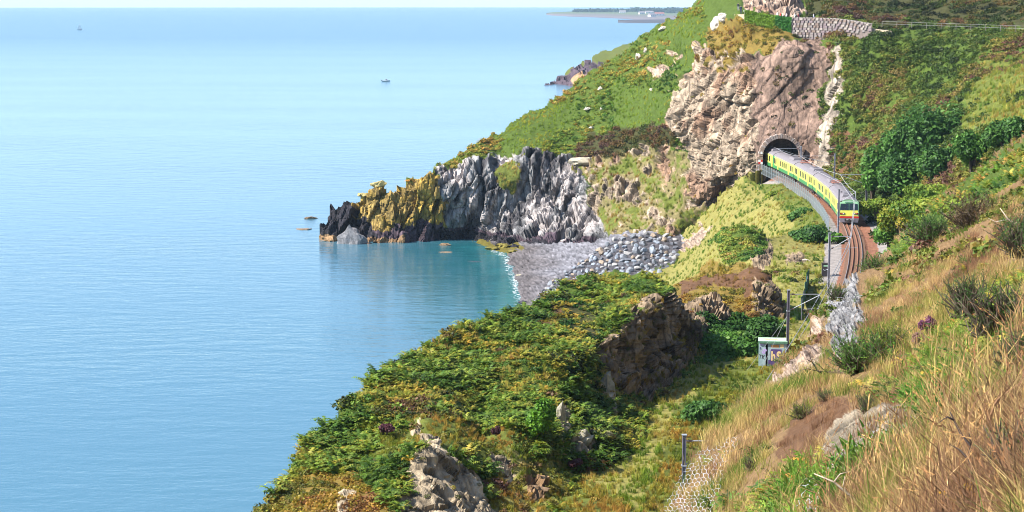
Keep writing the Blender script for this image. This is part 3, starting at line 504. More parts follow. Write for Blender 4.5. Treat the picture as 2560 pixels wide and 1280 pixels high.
def mk_bracken(k):
    Vs, Ts, Ss = [], [], []; n = 0
    for f in range(9):
        az = rng.uniform(0, 6.28); L = rng.uniform(.7, 1.15); lift = rng.uniform(.35, .8); tt = np.linspace(.12, 1, 8); c, s = math.cos(az), math.sin(az)
        r = L*tt; z = lift*np.sin(np.minimum(tt*2.1, 2.5))*.8; dry = rng.uniform(.75, 1.3); warm = max(0, rng.normal(0, .35))
        for j in range(7):
            wd = .3*L*(1-tt[j])**.7+.03
            for sd in (-1, 1):
                a = np.array([r[j]*c, r[j]*s, z[j]]); b_ = np.array([r[j+1]*c, r[j+1]*s, z[j+1]]); m = (a*.3+b_*.7)+np.array([-s, c, 0])*sd*wd+np.array([0, 0, -.12*wd+rng.normal(0, .02)])
                Vs += [a, b_, m]; Ts.append((n, n+1, n+2)); n += 3; q = dry*rng.uniform(.8, 1.2); Ss += [(q*(1+warm), q, q*.9)]*3
    return proto('bracken_frond', Vs, Ts, Ss, M_LEAF)
def mk_grass(k, blades=34, lean=.5, wid=.022, spread=.35, plume=0):
    Vs, Ts, Ss = [], [], []; n = 0
    wind = np.array([.25, .1])
    for f in range(blades):
        p = rng.normal(0, spread*.45, 2); L = rng.uniform(.55, 1.1); d = rng.normal(0, lean*.5, 2)+wind*rng.uniform(.3, 1.2); az = rng.uniform(0, 6.28); sd = np.array([math.cos(az), math.sin(az), 0])*wid*rng.uniform(.6, 1.3)
        b0 = np.array([*p, -.05]); b1 = np.array([*(p+d*.35*L), L*.6]); b2 = np.array([*(p+d*L), L*rng.uniform(.75, 1.)])
        Vs += [b0-sd, b0+sd, b1-sd*.8, b1+sd*.8, b2]; Ts += [(n, n+1, n+3), (n, n+3, n+2), (n+2, n+3, n+4)]; n += 5
        q = rng.uniform(.65, 1.35); Ss += [(q, q, q)]*5
        if plume and f % plume == 0:
            for j in range(9):
                c = b1+(b2-b1)*(.6+.06*j); e = c+rng.normal(0, .010, 3)+(b2-b1)*.10; a = unit(1)[0]*.008
                Vs += [c-a, c+a, e]; Ts.append((n, n+1, n+2)); n += 3; Ss += [(q*1.15, q*1.0, q*.85)]*3
    return proto('grass_tuft', Vs, Ts, Ss, M_GRASS)
def mk_leafy(k):
    C, nr, s = dome(110, .3, .7, .4); V, T = leaf_tris(C, nr, s, 1.2); sh = np.repeat(rng.uniform(.7, 1.3, (110, 1))*np.ones((1, 3)), 4, 0); return proto('leafy_sprig', V, T, sh, M_LEAF)
def mk_gorse(k):
    Vs, Ts, Ss = [], [], []; n = 0
    for f in range(26):
        d = unit(1)[0]; d[2] = abs(d[2])*.9+.25; d /= np.linalg.norm(d); L = rng.uniform(.6, 1.05); q = rng.uniform(.6, 1.35)
        for j in range(9):
            c = d*L*(.35+.65*j/9); e = c+unit(1)[0]*.11+d*.12; a = np.cross(d, unit(1)[0])*.03
            Vs += [c-a, c+a, e]; Ts.append((n, n+1, n+2)); n += 3; Ss += [(q, q, q)]*3
    return proto('gorse_sprig', Vs, Ts, Ss, M_LEAF)
PR = dict(heath=[mk_heath(k) for k in range(4)], bracken=[mk_bracken(k) for k in range(5)], grass=[mk_grass(k) for k in range(4)], tall=[mk_grass(k, 30, .7, .009, .5, 3) for k in range(4)], fine=[mk_grass(k, 46, .8, .010, .55) for k in range(3)], leafy=[mk_leafy(k) for k in range(4)], gorse=[mk_gorse(k) for k in range(3)])

def scatter(name, kind, pts, rot, scl, tint):
    n = len(pts); me = bpy.data.meshes.new(name); me.vertices.add(n); me.vertices.foreach_set('co', np.asarray(pts, np.float32).ravel())
    def at(nm, ty, key, arr): a = me.attributes.new(nm, ty, 'POINT'); a.data.foreach_set(key, np.asarray(arr, np.float32).ravel())
    at('rot', 'FLOAT_VECTOR', 'vector', rot); at('scl', 'FLOAT_VECTOR', 'vector', scl)
    c = np.ones((n, 4), np.float32); c[:, :3] = tint; at('tint', 'FLOAT_COLOR', 'color', c)
    o = bpy.data.objects.new(name, me); COL.objects.link(o); o['kind'] = 'stuff'
    g = bpy.data.node_groups.new('scatter_'+name, 'GeometryNodeTree'); g.interface.new_socket('Geometry', in_out='INPUT', socket_type='NodeSocketGeometry'); g.interface.new_socket('Geometry', in_out='OUTPUT', socket_type='NodeSocketGeometry')
    gi = g.nodes.new('NodeGroupInput'); go = g.nodes.new('NodeGroupOutput'); ip = g.nodes.new('GeometryNodeInstanceOnPoints'); jn = g.nodes.new('GeometryNodeJoinGeometry')
    for pr in PR[kind]:
        oi = g.nodes.new('GeometryNodeObjectInfo'); oi.inputs[0].default_value = pr; oi.inputs['As Instance'].default_value = True; g.links.new(oi.outputs['Geometry'], jn.inputs[0])
    def na(nm, dt): q = g.nodes.new('GeometryNodeInputNamedAttribute'); q.data_type = dt; q.inputs[0].default_value = nm; return q.outputs[0]
    er = g.nodes.new('FunctionNodeEulerToRotation'); g.links.new(na('rot', 'FLOAT_VECTOR'), er.inputs[0])
    g.links.new(gi.outputs[0], ip.inputs['Points']); g.links.new(jn.outputs[0], ip.inputs['Instance']); ip.inputs['Pick Instance'].default_value = True
    rv = g.nodes.new('FunctionNodeRandomValue'); rv.data_type = 'INT'; rv.inputs[4].default_value = 0; rv.inputs[5].default_value = len(PR[kind])-1
    g.links.new(rv.outputs[2], ip.inputs['Instance Index']); g.links.new(er.outputs[0], ip.inputs['Rotation']); g.links.new(na('scl', 'FLOAT_VECTOR'), ip.inputs['Scale']); g.links.new(ip.outputs[0], go.inputs[0])
    md = o.modifiers.new('scatter', 'NODES'); md.node_group = g
    return o
def ramp(cols, t):
    c = np.array(cols); x = np.clip(t, 0, .9999)*(len(c)-1); i = x.astype(int); f = (x-i)[:, None]; return c[i]*(1-f)+c[i+1]*f
def pick(sh, zones, per100, mask=None):
    """random spots on a piece of land, spread evenly over the picture; per100 = plants in a 10 x 10 px square"""
    S = SHEETS[sh]; Q = S['Q']; w = np.isin(S['Z'], [ZI[z] for z in zones]).astype(float)
    if mask is not None: w = w*mask(S['U'][Q[:, 0]], S['W'][Q[:, 0]], S['V'][Q[:, 0]])
    n = int(w.sum()*S['grid'][4]**2/100*per100)
    if n == 0: return None
    f = rng.choice(len(Q), n, p=w/w.sum()); a, b = rng.random((2, n, 1)); q = S['V'][Q[f]]
    p = (q[:, 0]*(1-a)+q[:, 3]*a)*(1-b)+(q[:, 1]*(1-a)+q[:, 2]*a)*b
    return p, S['n'][Q[f, 0]], S['U'][Q[f, 0]], S['W'][Q[f, 0]]
BAG = {}
def cover(name, kind, sh, zones, per100, size, cols, freq=.12, amp=1.7, jit=.16, mask=None, tilt=.45, flat=(.8, 1.2), seed=0, sink=.1, bias=0., an=(1, 1, 1), bf=None):
    r = pick(sh, zones, per100, mask)
    if r is None: return
    p, nr, u, v = r; n = len(p); t = .5+bias+amp*(fbm(p*freq*np.array(an), 3, 100+seed)-.5)+rng.normal(0, jit, n)
    if bf is not None: t = t+bf(u, v, p)
    sc = rng.uniform(*size, n)*(1+.5*(fbm(p*.4, 2, 60+seed)-.5)); up = nr*tilt+np.array([0, 0, 1])*(1-tilt); up /= np.linalg.norm(up, axis=1, keepdims=True)
    rot = np.stack([-np.arcsin(np.clip(up[:, 1], -1, 1)), np.arcsin(np.clip(up[:, 0], -1, 1)), rng.uniform(0, 6.28, n)], 1)
    scl = np.stack([sc, sc, sc*rng.uniform(*flat, n)], 1)
    tint = ramp(cols, t)*rng.uniform(.75, 1.25, (n, 1)); B = BAG.setdefault((name, kind), []); B.append((p-up*sc[:, None]*sink, rot, scl, tint))
# palettes (albedo)
G_BRK = [(.03, .065, .010), (.055, .12, .014), (.09, .17, .02), (.14, .22, .026), (.22, .26, .032), (.28, .25, .035)]
G_HILL = [(.03, .065, .012), (.055, .14, .018), (.10, .20, .024), (.21, .26, .035), (.36, .32, .06), (.34, .22, .05)]
G_HEATH = [(.028, .045, .010), (.045, .08, .012), (.08, .13, .018), (.15, .17, .025), (.24, .19, .04), (.15, .07, .045)]
G_DARK = [(.02, .025, .008), (.035, .055, .012), (.06, .09, .014), (.12, .09, .02), (.17, .09, .035), (.09, .045, .035)]
G_STRAW = [(.16, .21, .025), (.27, .29, .04), (.42, .36, .07), (.50, .38, .11), (.42, .27, .08)]
G_FLOOR = [(.07, .12, .014), (.15, .20, .02), (.26, .25, .03), (.36, .27, .045), (.38, .21, .04)]
G_OCH = [(.06, .075, .014), (.15, .15, .022), (.29, .22, .026), (.34, .20, .028), (.20, .09, .03)]
G_BANK = [(.09, .16, .018), (.16, .22, .03), (.32, .26, .07), (.48, .35, .13), (.50, .34, .15), (.34, .19, .09), (.21, .11, .06)]
G_SLOPE = [(.09, .17, .014), (.17, .25, .025), (.29, .30, .04), (.40, .34, .07), (.40, .27, .07)]
G_TURF = [(.08, .16, .012), (.17, .26, .018), (.26, .34, .024), (.38, .38, .045), (.40, .30, .05)]
G_LEAF = [(.02, .065, .010), (.04, .11, .014), (.075, .17, .022), (.13, .23, .035)]
hillm = lambda u, v, p: (u < 1760)*1.
rightm = lambda u, v, p: (u > 1990)*1.
# the headland
band = lambda p, s=0: fbm(p*np.array([.16, .04, .2])+s, 3, 55)
edge = lambda u, v, p: .42*np.exp(-np.maximum(0, (v-430+(u-1060)*.632))/70)-.06
cover('hillside_bracken', 'bracken', 'headland', ['bracken'], 1.5, (.7, 1.25), G_HILL, .10, 1.5, .12, lambda u, v, p: (u < 1760)*sm(.40, .50, band(p)-.10*np.exp(-np.maximum(0, (v-430+(u-1060)*.632))/50)), an=(1.6, .4, 2.2), seed=1, bf=edge)
cover('hillside_bracken', 'heath', 'headland', ['bracken'], .4, (.45, .95), G_HILL, .10, 1.5, .14, lambda u, v, p: (u < 1760)*sm(.40, .50, band(p)), an=(1.6, .4, 2.2), seed=1, bf=edge)
cover('hillside_grass', 'grass', 'headland', ['bracken'], 2.4, (.4, .8), G_TURF, .15, 2.0, .12, lambda u, v, p: (u < 1760)*(1-.85*sm(.42, .52, band(p)-.10*np.exp(-np.maximum(0, (v-430+(u-1060)*.632))/50))), seed=2)
cover('hillside_grass', 'grass', 'headland', ['straw', 'grass'], 1.4, (.5, .95), G_STRAW, .15, 2.2, .15, seed=2, bias=-.15)
cover('hillside_heath', 'heath', 'headland', ['bracken', 'soil'], 1.1, (.6, 1.25), G_HEATH, .07, 2.3, .13, rightm, seed=3, bias=.02)
cover('hillside_heath', 'leafy', 'headland', ['bracken'], .45, (.5, 1.1), G_HEATH, .07, 2.3, .13, rightm, seed=3, bias=-.05)
cover('hillside_heath', 'heath', 'headland', ['heath'], 1.3, (.6, 1.2), G_DARK, .12, 2.2, .15, seed=4)
cover('hillside_heath', 'heath', 'headland', ['ochre'], 1.2, (.4, .9), G_OCH, .2, 2., .15, seed=5)
cover('hillside_grass', 'grass', 'headland', ['olive'], 1.2, (.4, .9), G_OCH, .2, 2., .15, seed=6, bias=-.1)
cover('hillside_heath', 'heath', 'headland', ['brown'], .07, (.35, .9), G_DARK, .3, 2., .2, seed=7)
cover('hillside_heath', 'heath', 'headland', ['cream'], .05, (.25, .6), G_OCH, .3, 2., .2, seed=8)
cover('hillside_heath', 'leafy', 'headland', ['soil'], .5, (.4, .9), G_LEAF, .2, 1.6, .2, seed=9)
cover('hillside_grass', 'grass', 'headland', ['grass'], .9, (.5, .9), G_HILL, .15, 2., .15, rightm, seed=10, bias=.1)
cover('hillside_heath', 'heath', 'headland', ['grass'], .8, (.5, 1.0), G_HEATH, .1, 2.2, .15, lambda u, v, p: (u > 1990)*sm(.45, .52, fbm(p*.1, 3, 83)), seed=28)
# embankment and floor
cover('slope_grass', 'grass', 'embankment', ['straw'], 2.0, (.4, .8), G_SLOPE, .2, 2.6, .16, bias=-.16, seed=11, an=(1, 1, .3))
cover('slope_grass', 'grass', 'embankment', ['grass'], 1.8, (.4, .8), G_HILL, .13, 2., .12, seed=12, bias=.12)
cover('slope_grass', 'heath', 'embankment', ['grass'], .25, (.3, .7), G_BRK, .13, 2., .12, seed=13)
cover('cutting_grass', 'grass', 'cutting_floor', ['straw'], 1.6, (.3, .62), G_SLOPE, .18, 2.4, .15, seed=14, bias=-.1)
cover('cutting_grass', 'grass', 'cutting_floor', ['grass'], 1.5, (.28, .6), G_FLOOR, .16, 2.4, .14, seed=15)
cover('cutting_grass', 'leafy', 'cutting_floor', ['grass'], .25, (.2, .42), G_FLOOR, .16, 2.4, .14, seed=15, bias=-.15)
cover('cutting_grass', 'leafy', 'cutting_floor', ['bracken'], 1.5, (.4, .7), G_HILL, .2, 1.8, .14, seed=16, bias=-.08)
cover('cutting_grass', 'grass', 'cutting_floor', ['ochre'], 1.5, (.4, .7), G_OCH, .2, 1.8, .14, seed=17, bias=.1)
cover('cutting_grass', 'leafy', 'cutting_floor', ['straw'], .5, (.3, .7), G_HEATH, .15, 1.8, .14, lambda u, v, p: ((u > 1930) & (u < 2050) & (v > 650) & (v < 710))*1., seed=18)
# knoll
cover('knoll_heath', 'heath', 'brown_knoll', ['ochre'], 1.0, (.25, .55), G_OCH, .25, 2., .15, seed=20)
cover('knoll_heath', 'grass', 'brown_knoll', ['soil'], .8, (.25, .5), [(.10, .04, .02), (.2, .11, .03), (.30, .19, .05)], .25, 2., .15, seed=21)
cover('knoll_heath', 'leafy', 'brown_knoll', ['heath'], 1.2, (.4, .75), G_LEAF, .2, 1.8, .15, seed=22)
cover('knoll_heath', 'heath', 'brown_knoll', ['darkrock'], .22, (.2, .45), G_OCH, .25, 2., .15, seed=23)
# outer ridge
pat = lambda p: fbm(p*.2, 3, 66)
cover('ridge_bracken', 'bracken', 'outer_ridge', ['bracken', 'heath'], 1.7, (.5, 1.1), G_BRK, .35, 1.5, .14, lambda u, v, p: sm(.40, .5, pat(p)), seed=30, bias=.04)
cover('ridge_bracken', 'bracken', 'outer_ridge', ['bracken', 'heath'], 1.3, (.3, .6), [(.10, .16, .02), (.19, .23, .03), (.31, .29, .04), (.34, .25, .04)], .4, 1.6, .14, lambda u, v, p: 1-sm(.43, .5, pat(p)), seed=38)
cover('ridge_bracken', 'heath', 'outer_ridge', ['bracken'], .8, (.4, .8), G_DARK, .4, 1.6, .14, lambda u, v, p: sm(.57, .62, fbm(p*.3, 3, 67)), seed=39)
cover('ridge_grass', 'grass', 'outer_ridge', ['bracken'], .9, (.3, .55), G_STRAW, .4, 1.6, .14, lambda u, v, p: 1-sm(.40, .46, pat(p)), seed=29)
cover('ridge_bracken', 'leafy', 'outer_ridge', ['bracken'], .25, (.3, .55), G_BRK, .33, 1.5, .2, seed=30, bias=-.1)
cover('ridge_bracken', 'heath', 'outer_ridge', ['heath'], .5, (.3, .6), G_LEAF, .17, 2., .12, seed=31, bias=-.2)
cover('ridge_grass', 'grass', 'outer_ridge', ['grass'], 1.5, (.25, .5), G_FLOOR, .2, 2.2, .14, seed=32, bias=-.02)
cover('ridge_grass', 'leafy', 'outer_ridge', ['grass', 'straw'], .28, (.22, .5), G_HEATH, .2, 2.2, .14, seed=33, bias=.1)
cover('ridge_grass', 'grass', 'outer_ridge', ['straw'], 1.5, (.25, .5), G_FLOOR, .2, 2.2, .14, seed=34)
cover('ridge_grass', 'heath', 'outer_ridge', ['ochre', 'soil'], 1.0, (.25, .55), G_OCH, .2, 2.2, .16, seed=35)
cover('ridge_grass', 'grass', 'outer_ridge', ['darkrock'], 1.0, (.25, .6), G_OCH, .25, 2., .15, seed=36)
cover('ridge_grass', 'heath', 'outer_ridge', ['slab'], .05, (.15, .3), G_OCH, .25, 2., .15, seed=37)
# near bank
TGL = [(.03, .08, .012), (.06, .15, .02), (.11, .22, .025), (.2, .27, .035)]
NETS = [[(2082, 748), (2120, 712), (2160, 690), (2172, 720), (2158, 770), (2165, 830), (2140, 860), (2100, 885), (2080, 896), (2074, 830)], [(1650, 1305), (1672, 1278), (1742, 1162), (1800, 1092), (1870, 1080), (1880, 1100), (1830, 1150), (1810, 1220), (1790, 1300), (1700, 1330)],
        [(2065, 1075), (2130, 1030), (2190, 1002), (2215, 1020), (2235, 1085), (2160, 1130), (2110, 1170), (2060, 1290), (1990, 1320), (2000, 1260), (2050, 1170)]]
def clear(u, v):      # few plants grow through the netting; grass that stands in front of it is kept low
    m = np.ones(len(u))
    for N_, k in zip(NETS+[OUTC], (.93, .3, .93, .95)):
        for dv in (0, 25, 50): m = m*(1-k*inpoly(u, v-dv, N_))
    for gu_, gv_, gw, gh in GORSE:
        m = m*(1-.85*((np.abs(u-gu_) < gw*.8) & (v > gv_-gh*.15) & (v < gv_+26)))
    return m
GORSE = [(2550, 1262, 105, 270), (2515, 1325, 110, 90), (2500, 880, 80, 200), (2420, 800, 62, 140), (2140, 925, 85, 95), (2215, 880, 65, 95), (2162, 1022, 36, 60), (2010, 1058, 36, 48), (2070, 1012, 28, 36), (2330, 620, 70, 80), (2430, 580, 80, 95), (2185, 690, 42, 52), (2095, 760, 32, 46), (2555, 650, 70, 120), (1885, 1180, 28, 48), (2545, 960, 62, 160)]
OUTC = [(2070, 1060), (2130, 1020), (2190, 1000), (2300, 1010), (2330, 1060), (2280, 1110), (2200, 1120), (2150, 1160), (2080, 1190), (2060, 1130)]
SOILB = [(1960, 1080), (2060, 1000), (2140, 985), (2120, 1060), (2050, 1120), (2000, 1180), (1930, 1170)]
farb_ = lambda u, v, p: (p[:, 1] > 34)*1.; nearb_ = lambda u, v, p: (p[:, 1] <= 36)*1.
farb = lambda u, v, p: farb_(u, v, p)*clear(u, v); nearb = lambda u, v, p: nearb_(u, v, p)*clear(u, v)*(1-.8*inpoly(u, v, SOILB))*(.25+.75*(fbm(p*.55, 3, 77) > .43))
cover('bank_bracken', 'bracken', 'near_bank', ['bracken'], .9, (.4, .8), G_HILL, .12, 2.2, .14, seed=40)
cover('bank_grass', 'fine', 'near_bank', ['straw'], 2.0, (.2, .42), G_BANK, .25, 2.6, .17, farb, seed=41)
cover('bank_bracken', 'heath', 'near_bank', ['straw'], .5, (.25, .55), G_HEATH, .22, 2.2, .18, lambda u, v, p: ((p[:, 1] > 48) & (fbm(p*.25, 3, 5) > .53))*clear(u, v), seed=42, bias=.1)
cover('bank_bracken', 'gorse', 'near_bank', ['straw'], .4, (.15, .42), TGL, .22, 2.2, .18, lambda u, v, p: ((p[:, 1] > 13) & (fbm(p*.32, 3, 6) > .52))*clear(u, v), seed=48, bias=.1)
cover('bank_grass', 'fine', 'near_bank', ['straw'], .95, (.13, .34), G_BANK, .6, 2.4, .17, nearb, seed=43, bias=.02)
cover('bank_grass', 'tall', 'near_bank', ['straw'], .05, (.35, .6), G_BANK[1:], .35, 2., .15, nearb, seed=44, bias=.1)
cover('bank_grass', 'tall', 'near_bank', ['straw'], .06, (.4, .7), G_BANK[1:], .2, 2., .15, farb, seed=45, bias=.1)
cover('bank_bracken', 'bracken', 'near_bank', ['straw'], .3, (.14, .34), G_HILL, .3, 2., .16, lambda u, v, p: ((p[:, 1] > 15) & (fbm(p*.38, 3, 16) > .53))*clear(u, v), seed=49)
cover('bank_grass', 'fine', 'near_bank', ['soil'], .35, (.1, .22), G_BANK[3:], .5, 2., .15, seed=50, bias=.2)
cover('bank_grass', 'fine', 'near_bank', ['pink', 'slab', 'grey'], .06, (.15, .3), G_BANK, .35, 2.4, .13, seed=46, bias=.1)
for (nm, kd), L in BAG.items(): scatter(nm, kd, *[np.concatenate([x[k] for x in L]) for k in range(4)])
# ------------------------------------------------------------------ far land
def PS(u, v):
    z = 0
    for _ in range(6): D = float(Dz(u, v, z)); z = -D*D/(2*RE)
    return P(u, v, D)
fh_out = [(1350, 217), (1360, 206), (1403, 190), (1430, 172), (1457, 156), (1502, 134), (1547, 116), (1586, 94), (1640, 70), (1700, 60), (1700, 240), (1440, 224)]
fh_ct = [(1352, 217, zZ, -.5), (1440, 222, zZ, -.5), (1560, 224, zZ, -.5), (1700, 224, zZ, 0), (1372, 208, zD, 1170), (1420, 198, zD, 1180), (1403, 190, zD, 1190), (1457, 156, zD, 1210), (1502, 134, zD, 1240), (1560, 112, zD, 1260), (1640, 72, zD, 1300), (1500, 185, zD, 1160), (1450, 205, zD, 1130)]
def disp_far(U, V, Pt, zone, col):
    f1, g1 = facet(Pt/np.array([9, 9, 16.]), 5); r = isr(zone, *ROCK); return np.where(r, f1*3, fine(Pt, 20, 3, 2)*4), tint_rock(Pt*.2, col, zone)
sheet('far_headland', fh_out, fh_ct, 2.5, [('purple', [(1340, 240), (1350, 200), (1430, 172), (1460, 162), (1560, 150), (1540, 190), (1440, 240)]), ('tan', [(1420, 210), (1470, 185), (1530, 165), (1500, 215), (1450, 222)])], 'grass', disp_far, [(15, 6), (60, 40)])
def spit():
    near = [(1366, 37.5), (1385, 39.5), (1430, 42), (1500, 44.5), (1560, 47.5), (1600, 51), (1640, 52), (1760, 52)]; back = [(1366, 36.6), (1385, 33.5), (1430, 31), (1500, 30), (1560, 30), (1600, 30), (1640, 30), (1760, 30)]
    V = []; C = []
    for k, ((u, v), (u2, v2)) in enumerate(zip(near, back)):
        a, b = PS(u, v), PS(u2, v2)
        for j, f in enumerate((0, .05, .2, .45, .8, 1)):
            p = a*(1-f)+b*f; p[2] += (-1, 2.5, 5, 6, 7, -1)[j]; V.append(p); C.append(((.11, .10, .12), (.17, .145, .15), (.14, .125, .11), (.11, .14, .06), (.10, .13, .055), (.06, .09, .04))[j])
    n = 6; Q = np.array([(k*n+j, (k+1)*n+j, (k+1)*n+j+1, k*n+j+1) for k in range(len(near)-1) for j in range(n-1)])
    tag(mesh_np('shingle_spit', V, Q, M_TERR, None, True, C), kind='structure')
    V = []; C = []; e = [(1545, 56.5, 55.4), (1570, 57.5, 54), (1610, 58, 53), (1650, 58, 52), (1760, 58, 51)]
    for u, v, v2 in e:
        a, b = PS(u, v), PS(u, v2)
        for j, f in enumerate((0, .1, .5, .9, 1)): p = a*(1-f)+b*f; p[2] += (-1, 3, 6, 4, -1)[j]; V.append(p); C.append((.07, .065, .07))
    tag(mesh_np('rocky_point', V, np.array([(k*5+j, (k+1)*5+j, (k+1)*5+j+1, k*5+j+1) for k in range(4) for j in range(4)]), M_TERR, None, False, C), kind='structure')
    # the wood on the spit: one mass of crowns
    VV = []; TT = []; CC = []; n0 = 0
    for k in range(330):
        u = rng.uniform(1436, 1740); far = rng.random(); v = 33.5-3*far+(1.2 if u < 1560 else 4*rng.random()*(u > 1600)); p = PS(u, v); s = rng.uniform(9, 16)*(1 if u < 1580 else 1.15)
        C0, nr, sz = dome(46, .62, 1.1, .3); V, T = leaf_tris(C0*s*np.array([1.1, 1.1, .85])+p+np.array([0, 0, 4+(4 if u > 1580 else 0)*rng.random()]), nr, sz*s*.8, 1.3); VV.append(V); TT.append(T+n0); n0 += len(V); CC.append(np.repeat(np.array([[.035, .06, .025]])*rng.uniform(.7, 1.5), len(V), 0))
    tag(mesh_np('spit_wood', np.concatenate(VV), np.concatenate(TT), M_BUSH, None, False, np.concatenate(CC)), kind='stuff')
    wm, rm = paint('render_wall', (.75, .73, .7)), paint('slate_roof', (.25, .22, .22))
    for k, (u, v, wd, lab) in enumerate([(1556, 36.2, 24, 'far pale house at the left end of the row on the spit'), (1623, 37.5, 30, 'largest far white house below the wood on the spit'), (1604, 39.5, 20, 'far white house just left of the largest one on the spit'), (1648, 43, 34, 'far long red roofed house near the harbour shore'), (1630, 46, 26, 'far low grey house nearest the rocky point')]):
        p = PS(u, v); h = empty('far_house', (p[0], p[1], p[2]+5), .2*k); tag(h, lab, 'house', 'houses on the far spit')
        MB().box((0, 0, 3), (wd, 11, 6)).build('wall', wm, h)
        x, y = wd/2+.6, 6.2; MB().add([(-x, -y, 6), (x, -y, 6), (x, y, 6), (-x, y, 6), (-x, 0, 10.5), (x, 0, 10.5)], [(0, 1, 5, 4), (2, 3, 4, 5), (1, 2, 5), (3, 0, 4), (0, 3, 2, 1)]).build('roof', paint('red_roof', (.42, .17, .13)) if k == 3 else rm, h)
        for q in range(3): MB().box((-wd/3+q*wd/3, -5.55, 3.4), (2.2, .2, 2.4)).build('window', paint('far_glass', (.06, .08, .1), .2), h)
spit()
# ------------------------------------------------------------------ boats
def hull(L, B, Dp, m=10):
    V = []; Fq = []
    for i in range(m):
        t = i/(m-1); x = -L/2+L*t; wd = B/2*min(1, (1-t)*2.2+.0)**.6*(0.82+.18*min(1, t*4)); sheer = Dp*(1+.45*t*t)
        V += [(x, -wd, sheer), (x+.04*L*t, -wd*.72, Dp*.2), (x, 0, -Dp*.25), (x+.04*L*t, wd*.72, Dp*.2), (x, wd, sheer)]
    for i in range(m-1):
        for j in range(4): Fq.append((i*5+j, i*5+j+1, (i+1)*5+j+1, (i+1)*5+j))
        Fq.append((i*5, (i+1)*5, (i+1)*5+4, i*5+4))
    Fq.append((0, 4, 3, 2, 1)); return V, Fq
WH = paint('white_gelcoat', (.8, .8, .78), .3); DK = paint('dark_trim', (.03, .035, .04), .4)
p = PS(965, 204); b_ = empty('motor_boat', p, .05); tag(b_, 'small white motor boat with a low cabin out on the water', 'boat')
MB().add(*hull(5.2, 2.0, .75)).build('hull', WH, b_); MB().tube([(-2.5, -.9, .5), (0, -1.02, .55), (2.1, -.4, .75)], .06).build('rub_rail', DK, b_)
MB().add([(-.6, -.75, .75), (1.3, -.6, .85), (1.3, .6, .85), (-.6, .75, .75), (-.4, -.6, 1.75), (.7, -.5, 1.7), (.7, .5, 1.7), (-.4, .6, 1.75)], [(0, 3, 2, 1), (4, 5, 6, 7), (0, 1, 5, 4), (1, 2, 6, 5), (2, 3, 7, 6), (3, 0, 4, 7)]).build('cabin', WH, b_)
MB().add([(-.3, -.73, 1.15), (.75, -.625, 1.15), (.6, -.56, 1.55), (-.25, -.65, 1.55)], [(0, 1, 2, 3)]).build('window', DK, b_)
MB().box((-2.75, 0, .75), (.45, .4, .9), ch=.08).build('outboard_motor', DK, b_)
p = PS(199, 75); b_ = empty('sailing_boat', p, .3); tag(b_, 'tiny white sailing boat far out near the horizon', 'boat')
MB().add(*hull(8.5, 2.6, 1.0)).build('hull', paint('hull_grey', (.25, .3, .36)), b_); MB().tube([(.6, 0, 1), (.6, 0, 11.5)], [.09, .05]).build('mast', WH, b_)
def sail(pts, nm):
    V = [pts[0], pts[1], pts[2]]; a, b, c = map(Vector, pts); m = (a+b+c)/3+Vector((0, .5, 0)); k = [a, (a+b)/2+Vector((0, .25, 0)), b, (b+c)/2+Vector((0, .25, 0)), c, (a+c)/2+Vector((0, .25, 0)), m]
    MB().add(k+[q+Vector((0, .03, 0)) for q in k], [(6, i, (i+1) % 6) for i in range(6)]+[(13, 7+(i+1) % 6, 7+i) for i in range(6)]).build(nm, paint('sailcloth', (.85, .85, .83)), b_, True)
sail([(.4, 0, 2), (-3.6, 0, 2), (.5, 0, 11)], 'mainsail'); sail([(.8, 0, 10), (.9, 0, 1.6), (4.0, 0, 1.3)], 'jib')

# ------------------------------------------------------------------ boulders and skerries
def rock_mesh(name, seed, sub=2, col=(.3, .3, .3), stretch=(1, 1, 1), flat=.55):
    bm = bmesh.new(); bmesh.ops.create_icosphere(bm, subdivisions=sub, radius=1); r = np.random.default_rng(seed)
    pl = [(Vector(d), rr) for d, rr in zip(r.normal(size=(14, 3)), r.uniform(.42, .8, 14))]
    for v in bm.verts:
        for d, k in pl:
            d = d.normalized(); e = v.co.dot(d)
            if e > k: v.co -= d*(e-k)*.92
        v.co = Vector((v.co.x*stretch[0], v.co.y*stretch[1], v.co.z*flat*stretch[2]))
    V = np.array([v.co[:] for v in bm.verts]); T = [tuple(v.index for v in f.verts) for f in bm.faces]; bm.free(); return V, T
def stone_mat(name, col, amount=.35, scale=3.): return paint(name, col, .85, .2, 0, amount, scale, .35, .05)
BM = [stone_mat('boulder_grey', (.21, .22, .24)), stone_mat('boulder_dark', (.105, .11, .125)), stone_mat('boulder_pale', (.31, .295, .28)), stone_mat('boulder_buff', (.29, .225, .165)), stone_mat('boulder_blue', (.26, .29, .33))]
LB = ['mid grey boulder among the rock armour above the shingle', 'dark slate boulder among the rock armour above the shingle', 'pale boulder among the rock armour above the shingle', 'buff brown boulder among the rock armour above the shingle', 'blue grey boulder among the rock armour above the shingle']
rocks = []
for k in range(16):
    V, T = rock_mesh('boulder', 100+k, 2, stretch=rng.uniform(.8, 1.2, 3), flat=.8); me = bpy.data.meshes.new('boulder'); me.from_pydata(V.tolist(), [], T); me.materials.append(BM[(0, 0, 0, 1, 1, 2, 2, 3, 3, 4, 4, 0, 2, 0, 1, 4)[k]]); rocks.append((me, (0, 0, 0, 1, 1, 2, 2, 3, 3, 4, 4, 0, 2, 0, 1, 4)[k]))
arm = [(1330, 752), (1380, 705), (1440, 665), (1500, 622), (1560, 592), (1620, 584), (1690, 596), (1700, 645), (1650, 690), (1560, 700), (1480, 730), (1400, 760)]
cnt = 0; placed = []; tries = 0
